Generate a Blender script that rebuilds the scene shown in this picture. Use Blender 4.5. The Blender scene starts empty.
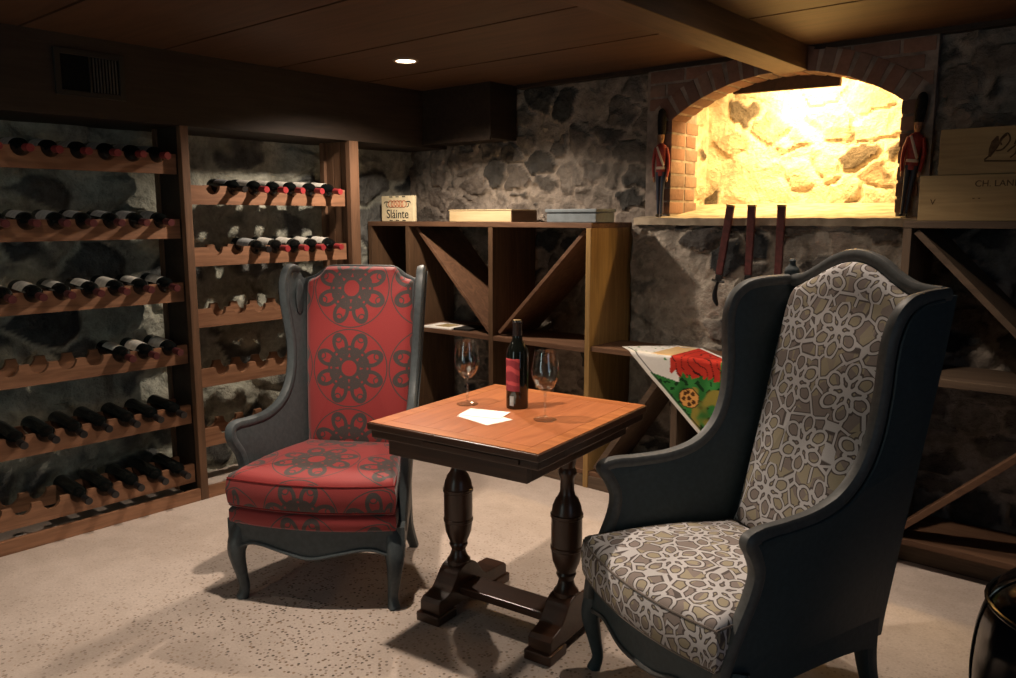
import bpy, bmesh, math, random
from mathutils import Vector, Matrix, noise
random.seed(4)
PI = math.pi
S = bpy.context.scene
COL = S.collection
MW = {}

# ------------------------------------------------------------------ materials
class X:
    """tiny expression wrapper around math nodes"""
    def __init__(s, nt, v): s.nt = nt; s.v = v
    def _op(s, op, *a, clamp=False):
        n = s.nt.nodes.new('ShaderNodeMath'); n.operation = op; n.use_clamp = clamp
        for i, q in enumerate((s,) + a):
            q = q.v if isinstance(q, X) else q
            if isinstance(q, (int, float)): n.inputs[i].default_value = q
            else: s.nt.links.new(q, n.inputs[i])
        return X(s.nt, n.outputs[0])
    def __add__(s, o): return s._op('ADD', o)
    def __sub__(s, o): return s._op('SUBTRACT', o)
    def __mul__(s, o): return s._op('MULTIPLY', o)
    def __truediv__(s, o): return s._op('DIVIDE', o)
    def abs(s): return s._op('ABSOLUTE')
    def sqrt(s): return s._op('SQRT')
    def cos(s): return s._op('COSINE')
    def sin(s): return s._op('SINE')
    def min(s, o): return s._op('MINIMUM', o)
    def max(s, o): return s._op('MAXIMUM', o)
    def floor(s): return s._op('FLOOR')
    def mod(s, o): return s._op('FLOORED_MODULO', o)
    def atan2(s, o): return s._op('ARCTAN2', o)
    def step(s, a, b):            # smoothstep falling from 1 (below a) to 0 (above b)
        n = s.nt.nodes.new('ShaderNodeMapRange'); n.interpolation_type = 'SMOOTHSTEP'
        s.nt.links.new(s.v, n.inputs[0]); n.inputs[1].default_value = a; n.inputs[2].default_value = b
        n.inputs[3].default_value = 1; n.inputs[4].default_value = 0
        return X(s.nt, n.outputs[0])

def new_mat(name):
    m = bpy.data.materials.new(name); m.use_nodes = True
    return m, m.node_tree, m.node_tree.nodes['Principled BSDF']

def setp(b, rough=.5, spec=.5, metal=0., **k):
    b.inputs['Roughness'].default_value = rough
    b.inputs['Specular IOR Level'].default_value = spec
    b.inputs['Metallic'].default_value = metal
    for n, v in k.items(): b.inputs[n.replace('_', ' ')].default_value = v

def plain(name, c, rough=.5, spec=.5, metal=0., var=.0, scale=30, bump=0., **k):
    m, nt, b = new_mat(name); setp(b, rough, spec, metal, **k)
    b.inputs['Base Color'].default_value = (*c, 1)
    if var or bump:
        tc = nt.nodes.new('ShaderNodeTexCoord'); nz = nt.nodes.new('ShaderNodeTexNoise')
        nz.inputs['Scale'].default_value = scale; nz.inputs['Detail'].default_value = 5
        nt.links.new(tc.outputs['Object'], nz.inputs['Vector'])
        if var:
            mx = mix(nt, X(nt, nz.outputs[0]).step(.7, .3), [q * (1 - var) for q in c], [min(1, q * (1 + var)) for q in c])
            nt.links.new(mx, b.inputs['Base Color'])
        if bump: add_bump(nt, b, nz.outputs[0], bump)
    return m

def mix(nt, f, a, b, blend='MIX'):
    n = nt.nodes.new('ShaderNodeMix'); n.data_type = 'RGBA'; n.blend_type = blend
    for i, q in ((0, f), (6, a), (7, b)):
        q = q.v if isinstance(q, X) else q
        if isinstance(q, (int, float)): n.inputs[i].default_value = q
        elif isinstance(q, (tuple, list)): n.inputs[i].default_value = (*q[:3], 1)
        else: nt.links.new(q, n.inputs[i])
    return n.outputs[2]

def add_bump(nt, b, h, strength, dist=.01):
    n = nt.nodes.new('ShaderNodeBump'); n.inputs['Strength'].default_value = strength
    n.inputs['Distance'].default_value = dist
    nt.links.new(h.v if isinstance(h, X) else h, n.inputs['Height']); nt.links.new(n.outputs[0], b.inputs['Normal'])

def noise_node(nt, vec, scale, detail=4, rough=.55, dist=0.):
    n = nt.nodes.new('ShaderNodeTexNoise'); n.inputs['Scale'].default_value = scale
    n.inputs['Detail'].default_value = detail; n.inputs['Roughness'].default_value = rough
    n.inputs['Distortion'].default_value = dist
    nt.links.new(vec, n.inputs['Vector']); return X(nt, n.outputs[0])

def coords(nt, kind='Object', scale=None, rot=None):
    tc = nt.nodes.new('ShaderNodeTexCoord'); o = tc.outputs[kind]
    if scale or rot:
        mp = nt.nodes.new('ShaderNodeMapping'); nt.links.new(o, mp.inputs[0])
        if scale: mp.inputs['Scale'].default_value = scale
        if rot: mp.inputs['Rotation'].default_value = rot
        o = mp.outputs[0]
    return o

def wood(name, c0, c1, grain='Y', rough=.55, spec=.4, bump=.15, sc=1., knots=0.):
    """grain runs along the given object axis"""
    m, nt, b = new_mat(name); setp(b, rough, spec)
    s = {'X': (2, 22, 22), 'Y': (22, 2, 22), 'Z': (22, 22, 2)}[grain]
    v = coords(nt, 'Object', tuple(q * sc for q in s))
    n1 = noise_node(nt, v, 1.0, 6, .6, 1.2); n2 = noise_node(nt, v, 4.0, 4, .6)
    n3 = noise_node(nt, coords(nt), 1.7 * sc, 3)
    f = (n1 * .65 + n2 * .2 + n3 * .3).step(.75, .38)
    nt.links.new(mix(nt, f, c0, c1), b.inputs['Base Color'])
    add_bump(nt, b, n1 + n2 * .5, bump, .003)
    return m

def attr_mat(name, rough=.9, spec=.2, nsc=25, namp=.5, bump=.6, dist=.01, power=1.):
    """surface whose own colour is stored per point, broken up with fine noise"""
    m, nt, b = new_mat(name); setp(b, rough, spec)
    at = nt.nodes.new('ShaderNodeAttribute'); at.attribute_name = 'tint'
    v = coords(nt)
    n = noise_node(nt, v, nsc, 8, .65); n2 = noise_node(nt, v, nsc * .22, 5, .6, .6)
    g = (n * .6 + n2 * .6)._op('SUBTRACT', .6) * (namp * 2) + 1.0
    vm = nt.nodes.new('ShaderNodeVectorMath'); vm.operation = 'SCALE'
    nt.links.new(at.outputs['Color'], vm.inputs[0]); nt.links.new(g.v, vm.inputs['Scale'])
    nt.links.new(vm.outputs[0], b.inputs['Base Color'])
    if bump: add_bump(nt, b, n + n2, bump, dist)
    return m

M = {}
M['stone'] = attr_mat('stone', .92, .15, 22, 1.25, 1., .03)
M['brick'] = attr_mat('brick', .9, .15, 40, .5, .5, .006)
M['print'] = attr_mat('printed_cloth', .85, .1, 300, .12, .15, .001)
M['rackwood'] = wood('rack_cedar', (.15, .07, .036), (.30, .15, .082), 'Y', .6, .3)
M['rackpost'] = wood('rack_post', (.085, .045, .025), (.17, .09, .05), 'Z', .6, .3)
M['darkwood'] = wood('dark_wood', (.018, .012, .008), (.036, .023, .015), 'Y', .6, .3)
M['ceilwood'] = wood('ceiling_plywood', (.055, .027, .014), (.095, .048, .025), 'X', .55, .3, .05, .7)
M['beamwood'] = wood('beam_wood', (.075, .042, .023), (.125, .07, .038), 'Y', .6, .3, .1)
M['cubby'] = wood('cubby_wood', (.085, .043, .025), (.17, .09, .05), 'X', .6, .3)
M['cubbyv'] = wood('cubby_upright_wood', (.06, .033, .018), (.125, .07, .036), 'Z', .6, .3)  # cubby wood darkened, shade inside the unit put into the colour
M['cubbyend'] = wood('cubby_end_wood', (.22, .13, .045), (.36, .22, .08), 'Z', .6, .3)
M['greywood'] = wood('grey_brown_wood', (.075, .05, .034), (.14, .095, .062), 'X', .65, .3)
M['greywoodv'] = wood('grey_brown_upright', (.075, .05, .034), (.14, .095, .062), 'Z', .65, .3)
M['tabletop'] = wood('table_top_wood', (.30, .095, .03), (.47, .175, .06), 'X', .3, .5, .06)
M['tabletopy'] = wood('table_field_wood', (.30, .095, .035), (.45, .16, .06), 'Y', .3, .5, .06)
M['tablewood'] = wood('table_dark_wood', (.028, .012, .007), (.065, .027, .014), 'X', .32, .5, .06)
M['tableleg'] = wood('table_leg_wood', (.028, .012, .007), (.062, .027, .014), 'Z', .32, .5, .05)
M['paint'] = plain('slate_paint', (.055, .066, .070), .5, .35, var=.12, scale=60, bump=.1)
M['paintdark'] = plain('dark_slate_paint', (.036, .054, .062), .5, .35, var=.1, scale=60, bump=.1)
M['trimlit'] = plain('lit_moulding_paint', (.08, .082, .08), .5, .35, var=.12, scale=60)  # slate paint lightened: light from above put into the moulding colour
M['bottle'] = plain('bottle_glass', (.004, .005, .004), .06, .6)
M['bottle2'] = plain('rack_bottle_glass', (.004, .005, .005), .13, .45)
M['capred'] = plain('red_foil', (.30, .03, .035), .35, .5)
M['capdull'] = plain('dull_red_foil', (.17, .022, .024), .45, .4)
M['capwine'] = plain('wine_foil', (.09, .02, .022), .4, .5)
M['capblack'] = plain('black_foil', (.012, .011, .012), .35, .5)
M['label'] = plain('paper_label', (.55, .53, .48), .8, .2, var=.12, scale=60)
M['labelgrey'] = plain('grey_label', (.33, .34, .34), .8, .2, var=.15, scale=60)
M['paper'] = plain('white_paper', (.85, .82, .76), .8, .2)
M['papertan'] = plain('tan_print', (.35, .27, .13), .8, .2, var=.4, scale=18)
M['blackink'] = plain('black_ink', (.02, .018, .016), .8, .2)
M['redink'] = plain('terracotta_ink', (.55, .2, .1), .8, .2)
M['cream'] = plain('cream_tile', (.85, .73, .47), .55, .3, var=.08, scale=40)
M['pine'] = wood('pale_pine', (.5, .38, .2), (.66, .52, .3), 'X', .6, .3)
M['pinedark'] = wood('brown_box_end', (.12, .075, .04), (.2, .13, .07), 'Y', .6, .3)
M['crate'] = wood('crate_pine', (.26, .17, .075), (.38, .26, .12), 'X', .65, .3)
M['stamp'] = plain('crate_stamp', (.09, .05, .025), .8, .2, var=.3, scale=50)
M['greybox'] = plain('grey_blue_box', (.17, .2, .215), .6, .3, var=.1, scale=40)
M['vent'] = plain('vent_metal', (.03, .027, .022), .45, .4, .4)
M['ventdark'] = plain('vent_void', (.004, .004, .004), .9, .1)
M['slat'] = plain('vent_slat', (.12, .11, .095), .4, .5, .5)
M['ringwhite'] = plain('light_trim', (.35, .25, .17), .5, .4)
M['swordred'] = plain('scabbard_leather', (.085, .022, .02), .45, .4, var=.3, scale=40)
M['swordblk'] = plain('hilt_black', (.008, .007, .007), .4, .5)
M['brass'] = plain('dull_brass', (.35, .24, .1), .4, .5, .8)
M['coat'] = plain('red_coat', (.27, .03, .022), .5, .4, var=.15, scale=60)
M['navy'] = plain('navy_trousers', (.025, .035, .06), .5, .4)
M['fur'] = plain('bearskin', (.01, .009, .009), .8, .2, var=.3, scale=90, bump=.5)
M['skin'] = plain('painted_face', (.42, .22, .12), .5, .4)
M['belt'] = plain('white_belt', (.55, .47, .38), .6, .3)
M['mortar'] = plain('pale_mortar', (.24, .2, .17), .95, .1, var=.3, scale=20, bump=.6)
M['sill'] = plain('sill_render', (.36, .3, .22), .95, .1, var=.3, scale=14, bump=.6)
M['leather'] = plain('black_leather', (.004, .004, .005), .16, .45, bump=.15, scale=14)
M['chromeline'] = plain('grey_piping', (.012, .012, .013), .2, .6)
M['plaster'] = plain('dim_plaster', (.16, .14, .12), .95, .1, var=.2, scale=4)
M['redplain'] = plain('red_piping', (.2, .02, .02), .7, .2)
M['taupeplain'] = plain('taupe_piping', (.15, .125, .11), .8, .2)
M['winelabel'] = None

m, nt, b = new_mat('clear_glass'); nt.nodes.remove(b)      # thin clear glass
gl = nt.nodes.new('ShaderNodeBsdfGlossy'); gl.inputs['Roughness'].default_value = .045
tr = nt.nodes.new('ShaderNodeBsdfTransparent'); tr.inputs[0].default_value = (.93, .94, .93, 1)
lw = nt.nodes.new('ShaderNodeLayerWeight'); lw.inputs[0].default_value = .28
ms = nt.nodes.new('ShaderNodeMixShader'); nt.links.new((X(nt, lw.outputs['Facing']) * .9)._op('POWER', 2.4)._op('MULTIPLY_ADD', .95, .08).v, ms.inputs[0])
nt.links.new(tr.outputs[0], ms.inputs[1]); nt.links.new(gl.outputs[0], ms.inputs[2])
nt.links.new(ms.outputs[0], nt.nodes['Material Output'].inputs[0]); M['glass'] = m
m, nt, b = new_mat('lamp_lens'); b.inputs['Emission Color'].default_value = (1, .83, .62, 1)
b.inputs['Emission Strength'].default_value = 9; M['lens'] = m

# floor: exposed aggregate concrete
m, nt, b = new_mat('aggregate_concrete'); setp(b, .8, .25)
v = coords(nt)
big = noise_node(nt, v, 1.1, 5, .6, .4); med = noise_node(nt, v, 9, 5, .6); fine = noise_node(nt, v, 120, 3, .6)
base = mix(nt, (big * .7 + med * .3).step(.62, .4), (.47, .39, .335), (.60, .51, .45))
agg = big.step(.56, .42)                                   # where the pebbles show through
vo = nt.nodes.new('ShaderNodeTexVoronoi'); vo.inputs['Scale'].default_value = 75; nt.links.new(v, vo.inputs['Vector'])
sep = nt.nodes.new('ShaderNodeSeparateColor'); nt.links.new(vo.outputs['Color'], sep.inputs[0])
dots = X(nt, vo.outputs['Distance']).step(.3, .45) * X(nt, sep.outputs[0]).step(.35, .55)
speck = mix(nt, X(nt, sep.outputs[1]), (.04, .034, .03), (.30, .2, .12))
fy = nt.nodes.new('ShaderNodeSeparateXYZ'); nt.links.new(v, fy.inputs[0])
agg = (agg * .5 + .5) * (X(nt, fy.outputs[1]) + (big - .5) * 2.0).step(1.9, 2.9) * (X(nt, fy.outputs[0]) * -1.0 + (big - .5) * 2.0).step(2.5, 3.4)
c1 = mix(nt, dots * (agg * .85 + .12), base, speck)
c2 = mix(nt, fine.step(.7, .3) * .28, c1, (.3, .24, .2))
nt.links.new(c2, b.inputs['Base Color']); add_bump(nt, b, fine * .4 + dots * -.5 + med * .6, .35, .004)
M['floor'] = m

def ring_d(px, py, cx, cy, r):
    dx, dy = px - cx, py - cy
    return ((dx * dx + dy * dy).sqrt() - r).abs()

# red medallion fabric (uv in metres)
m, nt, b = new_mat('red_medallion_fabric'); setp(b, .62, .3, Sheen_Weight=.25)
sx = nt.nodes.new('ShaderNodeSeparateXYZ'); nt.links.new(coords(nt, 'UV'), sx.inputs[0])
wv = coords(nt, 'UV')
CELL = .325
U = X(nt, sx.outputs[0]) + CELL / 2 + .025; V = X(nt, sx.outputs[1]) + .028
px = U.mod(CELL) - CELL / 2; py = V.mod(CELL) - CELL / 2
r = (px * px + py * py).sqrt(); a = py.atan2(px)
a8 = a.mod(PI / 4) - PI / 8                               # petals straddle the axes
qx, qy = r * a8.cos(), r * a8.sin()
a9 = (a + PI / 8).mod(PI / 4) - PI / 8
tx, ty = r * a9.cos(), r * a9.sin()
def oval(p, q, cx, rx, ry):
    ex = (p - cx) / rx; ey = q / ry
    return ((ex * ex + ey * ey).sqrt() - 1.0).abs() * ry
ln = oval(qx, qy, .107, .036, .026).step(.0068, .0085)
ln = ln.max(ring_d(qx, qy, .128, 0, .013).step(.002, .0035))
ln = ln.max(ring_d(qx, qy, .066, 0, .016).step(.007, .009)).max(ring_d(tx, ty, .052, 0, .015).step(.0065, .0085))
ln = ln.max(ring_d(tx, ty, .078, 0, .010).step(.004, .006)).max((r - .039).abs().step(.0055, .0075))
ln = ln.max((r - .158).abs().step(.0016, .003))
ln = ln.min((r - .031).step(.0, .002)._op('SUBTRACT', 1.0).abs())
wz = noise_node(nt, coords(nt, 'UV'), 500, 2)
redc = mix(nt, wz.step(.7, .3), (.235, .023, .023), (.315, .034, .033))
dk = mix(nt, wz.step(.7, .3), (.04, .03, .028), (.075, .056, .052))
nt.links.new(mix(nt, ln, redc, dk), b.inputs['Base Color'])
add_bump(nt, b, wz + ln * .5, .2, .001)
M['redfabric'] = m

# taupe fabric with pale interlacing lines
m, nt, b = new_mat('taupe_lattice_fabric'); setp(b, .8, .2)
uv = coords(nt, 'UV')
sx = nt.nodes.new('ShaderNodeSeparateXYZ'); nt.links.new(uv, sx.inputs[0])
CW, CH = .19, .165
U0 = X(nt, sx.outputs[0]); V0 = X(nt, sx.outputs[1])
wob = noise_node(nt, uv, 14, 2); wob2 = noise_node(nt, coords(nt, 'UV', (1, 1, 1), (0, 0, 1.1)), 13, 2)
U0 = U0 + (wob - .5) * .016; V0 = V0 + (wob2 - .5) * .016
row = (V0 / CH).floor()
Us = U0 + row.mod(2.) * (CW / 2) + CW / 2
px = Us.mod(CW) - CW / 2; py = V0.mod(CH) - CH / 2
r = (px * px + py * py).sqrt(); a = py.atan2(px)
def fold(n, off=0.):
    w = 2 * PI / n
    q = (a + w / 2 + off).mod(w) - w / 2
    return r * q.cos(), r * q.sin()
def ell(p, q, cx, rx, ry):
    ex = (p - cx) / rx; ey = q / ry
    return ((ex * ex + ey * ey).sqrt() - 1.0).abs() * min(rx, ry)
q6x, q6y = fold(6); q6bx, q6by = fold(6, PI / 6)
d = ell(q6x, q6y, .029, .022, .0105)
d = d.min(ell(q6bx, q6by, .056, .027, .0195))
vo = nt.nodes.new('ShaderNodeTexVoronoi'); vo.feature = 'DISTANCE_TO_EDGE'; vo.inputs['Scale'].default_value = 17
vo.inputs['Randomness'].default_value = .75; nt.links.new(uv, vo.inputs['Vector'])
ve = X(nt, vo.outputs['Distance']) / 17.0 + r.step(.066, .078) * .05
d = d.min(ve)
vc = nt.nodes.new('ShaderNodeTexVoronoi'); vc.inputs['Scale'].default_value = 24; nt.links.new(uv, vc.inputs['Vector'])
sc = nt.nodes.new('ShaderNodeSeparateColor'); nt.links.new(vc.outputs['Color'], sc.inputs[0])
base = mix(nt, X(nt, sc.outputs[0]).step(.45, .5), (.33, .285, .195), (.225, .185, .165))
wz = noise_node(nt, uv, 600, 2)
c = mix(nt, d.step(.0058, .0072), base, (.075, .06, .055))
c = mix(nt, d.step(.0029, .0038), c, (.52, .50, .50))
c = mix(nt, wz.step(.75, .35) * .35, c, (.2, .17, .16))
nt.links.new(c, b.inputs['Base Color']); add_bump(nt, b, wz + d.step(.004, .006) * .6, .25, .001)
M['taupefabric'] = m

# crimson bottle label with brushed marks
m, nt, b = new_mat('crimson_label'); setp(b, .7, .2)
v = coords(nt); wv = nt.nodes.new('ShaderNodeTexWave'); wv.wave_type = 'RINGS'; wv.inputs['Scale'].default_value = 9
wv.inputs['Distortion'].default_value = 9; nt.links.new(v, wv.inputs['Vector'])
nt.links.new(mix(nt, X(nt, wv.outputs[1]).step(.9, .6), (.22, .03, .04), (.45, .07, .075)), b.inputs['Base Color'])
M['winelabel'] = m

# ------------------------------------------------------------------ mesh helpers
def quadbox(bm, x0, x1, y0, y1, z0, z1, bev=.0):
    vs = [bm.verts.new((x, y, z)) for z in (z0, z1) for y in (y0, y1) for x in (x0, x1)]
    fs = [bm.faces.new([vs[i] for i in q]) for q in ((0, 2, 3, 1), (4, 5, 7, 6), (0, 1, 5, 4), (2, 6, 7, 3), (0, 4, 6, 2), (1, 3, 7, 5))]
    if bev:
        es = list({e for f in fs for e in f.edges})
        bmesh.ops.bevel(bm, geom=es, offset=bev, segments=2, affect='EDGES', profile=.6)

def box(x0, x1, y0, y1, z0, z1, bev=.002):
    bm = bmesh.new(); quadbox(bm, x0, x1, y0, y1, z0, z1, bev); return bm

def lathe(prof, n=28, bm=None, cap=True):
    bm = bm or bmesh.new(); rings = []
    for r, z in prof:
        rings.append([bm.verts.new((r * math.cos(2 * PI * i / n), r * math.sin(2 * PI * i / n), z)) for i in range(n)] if r > 1e-6 else [bm.verts.new((0, 0, z))])
    for A, B in zip(rings, rings[1:]):
        for i in range(n):
            j = (i + 1) % n
            if len(A) == 1 and len(B) == 1: continue
            if len(A) == 1: bm.faces.new((A[0], B[j], B[i]))
            elif len(B) == 1: bm.faces.new((A[i], A[j], B[0]))
            else: bm.faces.new((A[i], A[j], B[j], B[i]))
    if cap:
        if len(rings[0]) > 1: bm.faces.new(rings[0][::-1])
        if len(rings[-1]) > 1: bm.faces.new(rings[-1])
    return bm

def spline(pts, k=6):
    """Catmull-Rom through tuples of any length"""
    out = []; n = len(pts)
    for i in range(n - 1):
        p0 = pts[max(i - 1, 0)]; p1 = pts[i]; p2 = pts[i + 1]; p3 = pts[min(i + 2, n - 1)]
        for j in range(k):
            t = j / k
            out.append(tuple(.5 * (2 * b_ + (c_ - a_) * t + (2 * a_ - 5 * b_ + 4 * c_ - d_) * t * t + (3 * b_ - a_ - 3 * c_ + d_) * t ** 3)
                             for a_, b_, c_, d_ in zip(p0, p1, p2, p3)))
    out.append(tuple(pts[-1])); return out

def tube(path, rad, n=10, bm=None, power=2., flat=1., upv=(0, 0, 1)):
    """sweep a (super)ellipse; rad may be a list; flat scales the second axis"""
    bm = bm or bmesh.new(); P = [Vector(p[:3]) for p in path]; rings = []
    up = Vector(upv); prev = None
    for i, p in enumerate(P):
        t = (P[min(i + 1, len(P) - 1)] - P[max(i - 1, 0)]).normalized()
        if prev is None:
            s = t.cross(up)
            if s.length < 1e-3: s = t.cross(Vector((1, 0, 0)))
            s.normalize()
        else: s = (prev - t * prev.dot(t)).normalized()
        prev = s; w = s.cross(t)
        r = rad[i] if isinstance(rad, (list, tuple)) else rad
        ring = []
        for k in range(n):
            a_ = 2 * PI * k / n; c_, s_ = math.cos(a_), math.sin(a_)
            c_ = math.copysign(abs(c_) ** (2 / power), c_); s_ = math.copysign(abs(s_) ** (2 / power), s_)
            ring.append(bm.verts.new(p + s * (r * c_) + w * (r * s_ * flat)))
        rings.append(ring)
    for A, B in zip(rings, rings[1:]):
        for k in range(n): bm.faces.new((A[k], A[(k + 1) % n], B[(k + 1) % n], B[k]))
    bm.faces.new(rings[0][::-1]); bm.faces.new(rings[-1])
    bmesh.ops.recalc_face_normals(bm, faces=bm.faces)
    return bm

def prism(poly, f0, f1, bm=None, bev=0.):
    """poly: 2D points; f0, f1 map a 2D point to the two 3D faces"""
    bm = bm or bmesh.new()
    A = [bm.verts.new(f0(*p)) for p in poly]; B = [bm.verts.new(f1(*p)) for p in poly]
    fa = bm.faces.new(A); fb = bm.faces.new(B[::-1])
    n = len(poly); rim = []
    for i in range(n): bm.faces.new((A[i], B[i], B[(i + 1) % n], A[(i + 1) % n]))
    bm.normal_update()
    if bev:
        es = list(fa.edges) + list(fb.edges)
        bmesh.ops.bevel(bm, geom=es, offset=bev, segments=2, affect='EDGES', profile=.6)
    bm.normal_update()
    bmesh.ops.triangulate(bm, faces=[f for f in bm.faces if len(f.verts) > 4], ngon_method='EAR_CLIP')
    bmesh.ops.recalc_face_normals(bm, faces=bm.faces)
    return bm

def cushion(outline, prof, fmap, rings_in=7, dome=.0, under=True):
    """outline: closed ccw 2D list. prof: (inset, height) from the lower rim to the upper rim. UV in metres follows the cloth."""
    bm = bmesh.new(); uvl = bm.loops.layers.uv.new('UVMap'); uvs = {}
    n = len(outline); O = [Vector(p) for p in outline]
    cen = sum(O, Vector((0, 0))) / n
    nr = []
    for i in range(n):
        t = (O[(i + 1) % n] - O[i - 1]).normalized(); nr.append(Vector((t.y, -t.x)))
    rings = []; arc = 0.; total = sum(math.hypot(prof[i + 1][0] - prof[i][0], prof[i + 1][1] - prof[i][1]) for i in range(len(prof) - 1))
    last = None
    for ins, h in prof:
        if last: arc += math.hypot(ins - last[0], h - last[1])
        last = (ins, h); ring = []
        for i in range(n):
            p = O[i] - nr[i] * ins
            v_ = bm.verts.new(fmap(p.x, p.y, h)); uvs[v_] = O[i] + nr[i] * (total - arc) - nr[i] * prof[-1][0]; ring.append(v_)
        rings.append(ring)
    ins, h = prof[-1]
    for k in range(1, rings_in + 1):
        t = k / rings_in; ring = []
        if k == rings_in:
            v_ = bm.verts.new(fmap(cen.x, cen.y, h + dome)); uvs[v_] = cen; rings.append([v_]); break
        for i in range(n):
            p = (O[i] - nr[i] * ins).lerp(cen, t)
            v_ = bm.verts.new(fmap(p.x, p.y, h + dome * (1 - (1 - t) ** 2))); uvs[v_] = p; ring.append(v_)
        rings.append(ring)
    for A, B in zip(rings, rings[1:]):
        for i in range(n):
            j = (i + 1) % n
            bm.faces.new((A[i], A[j], B[j], B[i]) if len(B) > 1 else (A[i], A[j], B[0]))
    if under: bm.faces.new(rings[0][::-1])
    for f in bm.faces:
        for l in f.loops: l[uvl].uv = uvs[l.vert]
    bmesh.ops.recalc_face_normals(bm, faces=bm.faces)
    return bm

def rounded_poly(pts, k=5): return spline(pts + [pts[0]], k)[:-1]

# ------------------------------------------------------------------ objects
def obj(name, bm, mat, parent=None, smooth=True, angle=40, world=False):
    me = bpy.data.meshes.new(name)
    if world and parent is not None: bm.transform(MW[parent].inverted())
    bm.to_mesh(me); bm.free()
    if smooth:
        me.shade_smooth()
        try: me.set_sharp_from_angle(angle=math.radians(angle))
        except Exception: pass
    o = bpy.data.objects.new(name, me); COL.objects.link(o); me.materials.append(M[mat] if isinstance(mat, str) else mat)
    if parent is not None: o.parent = parent; MW[o] = MW[parent].copy()
    else: MW[o] = Matrix()
    return o

def tag(o, label=None, cat=None, group=None, kind=None):
    if label: o['label'] = label
    if cat: o['category'] = cat
    if group: o['group'] = group
    if kind: o['kind'] = kind
    return o

def thing(name, label, cat, loc=(0, 0, 0), rz=0., group=None, rx=0., ry=0.):
    o = bpy.data.objects.new(name, None); COL.objects.link(o); o.empty_display_size = .1
    place(o, loc, rz, rx, ry); return tag(o, label, cat, group)

def place(o, loc, rz=0., rx=0., ry=0.):
    o.location = loc; o.rotation_euler = (rx, ry, rz)
    MW[o] = Matrix.Translation(loc) @ o.rotation_euler.to_matrix().to_4x4()

def struct(name, bm, mat, smooth=False, parent=None):
    o = obj(name, bm, mat, parent, smooth)
    if parent is None: o['kind'] = 'structure'
    return o

def dup(root, loc, rz=None, label=None, group=None):
    r = root.copy(); COL.objects.link(r); r.location = loc
    if rz is not None: r.rotation_euler.z = rz
    if label: r['label'] = label
    if group: r['group'] = group
    for ch in list(root.children):
        c = ch.copy(); COL.objects.link(c); c.parent = r
        for g in list(ch.children):
            d_ = g.copy(); COL.objects.link(d_); d_.parent = c
    return r

# text as a mesh, centred; returns a bmesh in the XZ plane facing -Y
def text_bm(txt, size, depth=.0008, align='CENTER'):
    cu = bpy.data.curves.new('writing', 'FONT'); cu.body = txt; cu.size = size; cu.extrude = depth; cu.align_x = align
    o = bpy.data.objects.new('writing', cu); COL.objects.link(o)
    dg = bpy.context.evaluated_depsgraph_get(); dg.update()
    me = bpy.data.meshes.new_from_object(o.evaluated_get(dg))
    bm = bmesh.new(); bm.from_mesh(me)
    bpy.data.objects.remove(o); bpy.data.curves.remove(cu); bpy.data.meshes.remove(me)
    bm.transform(Matrix.Rotation(PI / 2, 4, 'X')); return bm

# ------------------------------------------------------------------ the room
XL, YB, ZC = -4.05, 3.75, 2.155        # left wall, back wall, ceiling
XR, YF = 1.7, -1.6
bm = bmesh.new(); bmesh.ops.create_grid(bm, x_segments=40, y_segments=40, size=.5)
bm.transform(Matrix.Translation(((XL + XR) / 2, (YF + YB) / 2, 0)) @ Matrix.Diagonal((XR - XL + .3, YB - YF + .3, 1, 1)))
for v_ in bm.verts: v_.co.z = -.004 + .004 * noise.noise(v_.co * 1.5) * 0
for v_ in bm.verts: v_.co.z = 0
struct('floor', bm, 'floor')

def sstep(a, b, x):
    t = max(0., min(1., (x - a) / (b - a))); return t * t * (3 - 2 * t)
def lerp3(a, b, t): return tuple(a[i] + (b[i] - a[i]) * t for i in range(3))

def stone_field(u, v, sx, sy, seed, warp=.05):
    """-> (edge distance 0..1, stone id random 0..1, second random)"""
    wu = u + warp * noise.noise((u * 5, v * 5, seed)) + .02 * noise.noise((u * 17, v * 17, seed + 3))
    wv = v + warp * noise.noise((u * 5, v * 5, seed + 9)) + .02 * noise.noise((u * 17, v * 17, seed + 5))
    d_, p_ = noise.voronoi((wu / sx, wv / sy, seed * 7.13))
    k = p_[0]
    h1 = (math.sin(k.x * 127.1 + k.y * 311.7 + k.z * 71.3) * 43758.5) % 1
    h2 = (math.sin(k.x * 269.5 + k.y * 183.3 + k.z * 246.1) * 43758.5) % 1
    return math.sqrt(d_[1]) - math.sqrt(d_[0]) if d_[0] >= 0 else 0, h1, h2

def wall_mesh(name, U0, U1, V0, V1, step, pos, field, skip=None):
    bm = bmesh.new(); cl = bm.verts.layers.float_color.new('tint')
    nu = max(2, int((U1 - U0) / step)); nv = max(2, int((V1 - V0) / step)); G = []
    for j in range(nv + 1):
        row = []
        for i in range(nu + 1):
            u = U0 + (U1 - U0) * i / nu; v = V0 + (V1 - V0) * j / nv
            h, c = field(u, v); q = bm.verts.new(pos(u, v, h)); q[cl] = (*c, 1); row.append(q)
        G.append(row)
    for j in range(nv):
        for i in range(nu):
            if skip:
                u = U0 + (U1 - U0) * (i + .5) / nu; v = V0 + (V1 - V0) * (j + .5) / nv
                if skip(u, v): continue
            bm.faces.new((G[j][i], G[j][i + 1], G[j + 1][i + 1], G[j + 1][i]))
    bmesh.ops.delete(bm, geom=[v_ for v_ in bm.verts if not v_.link_faces], context='VERTS')
    return bm

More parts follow.
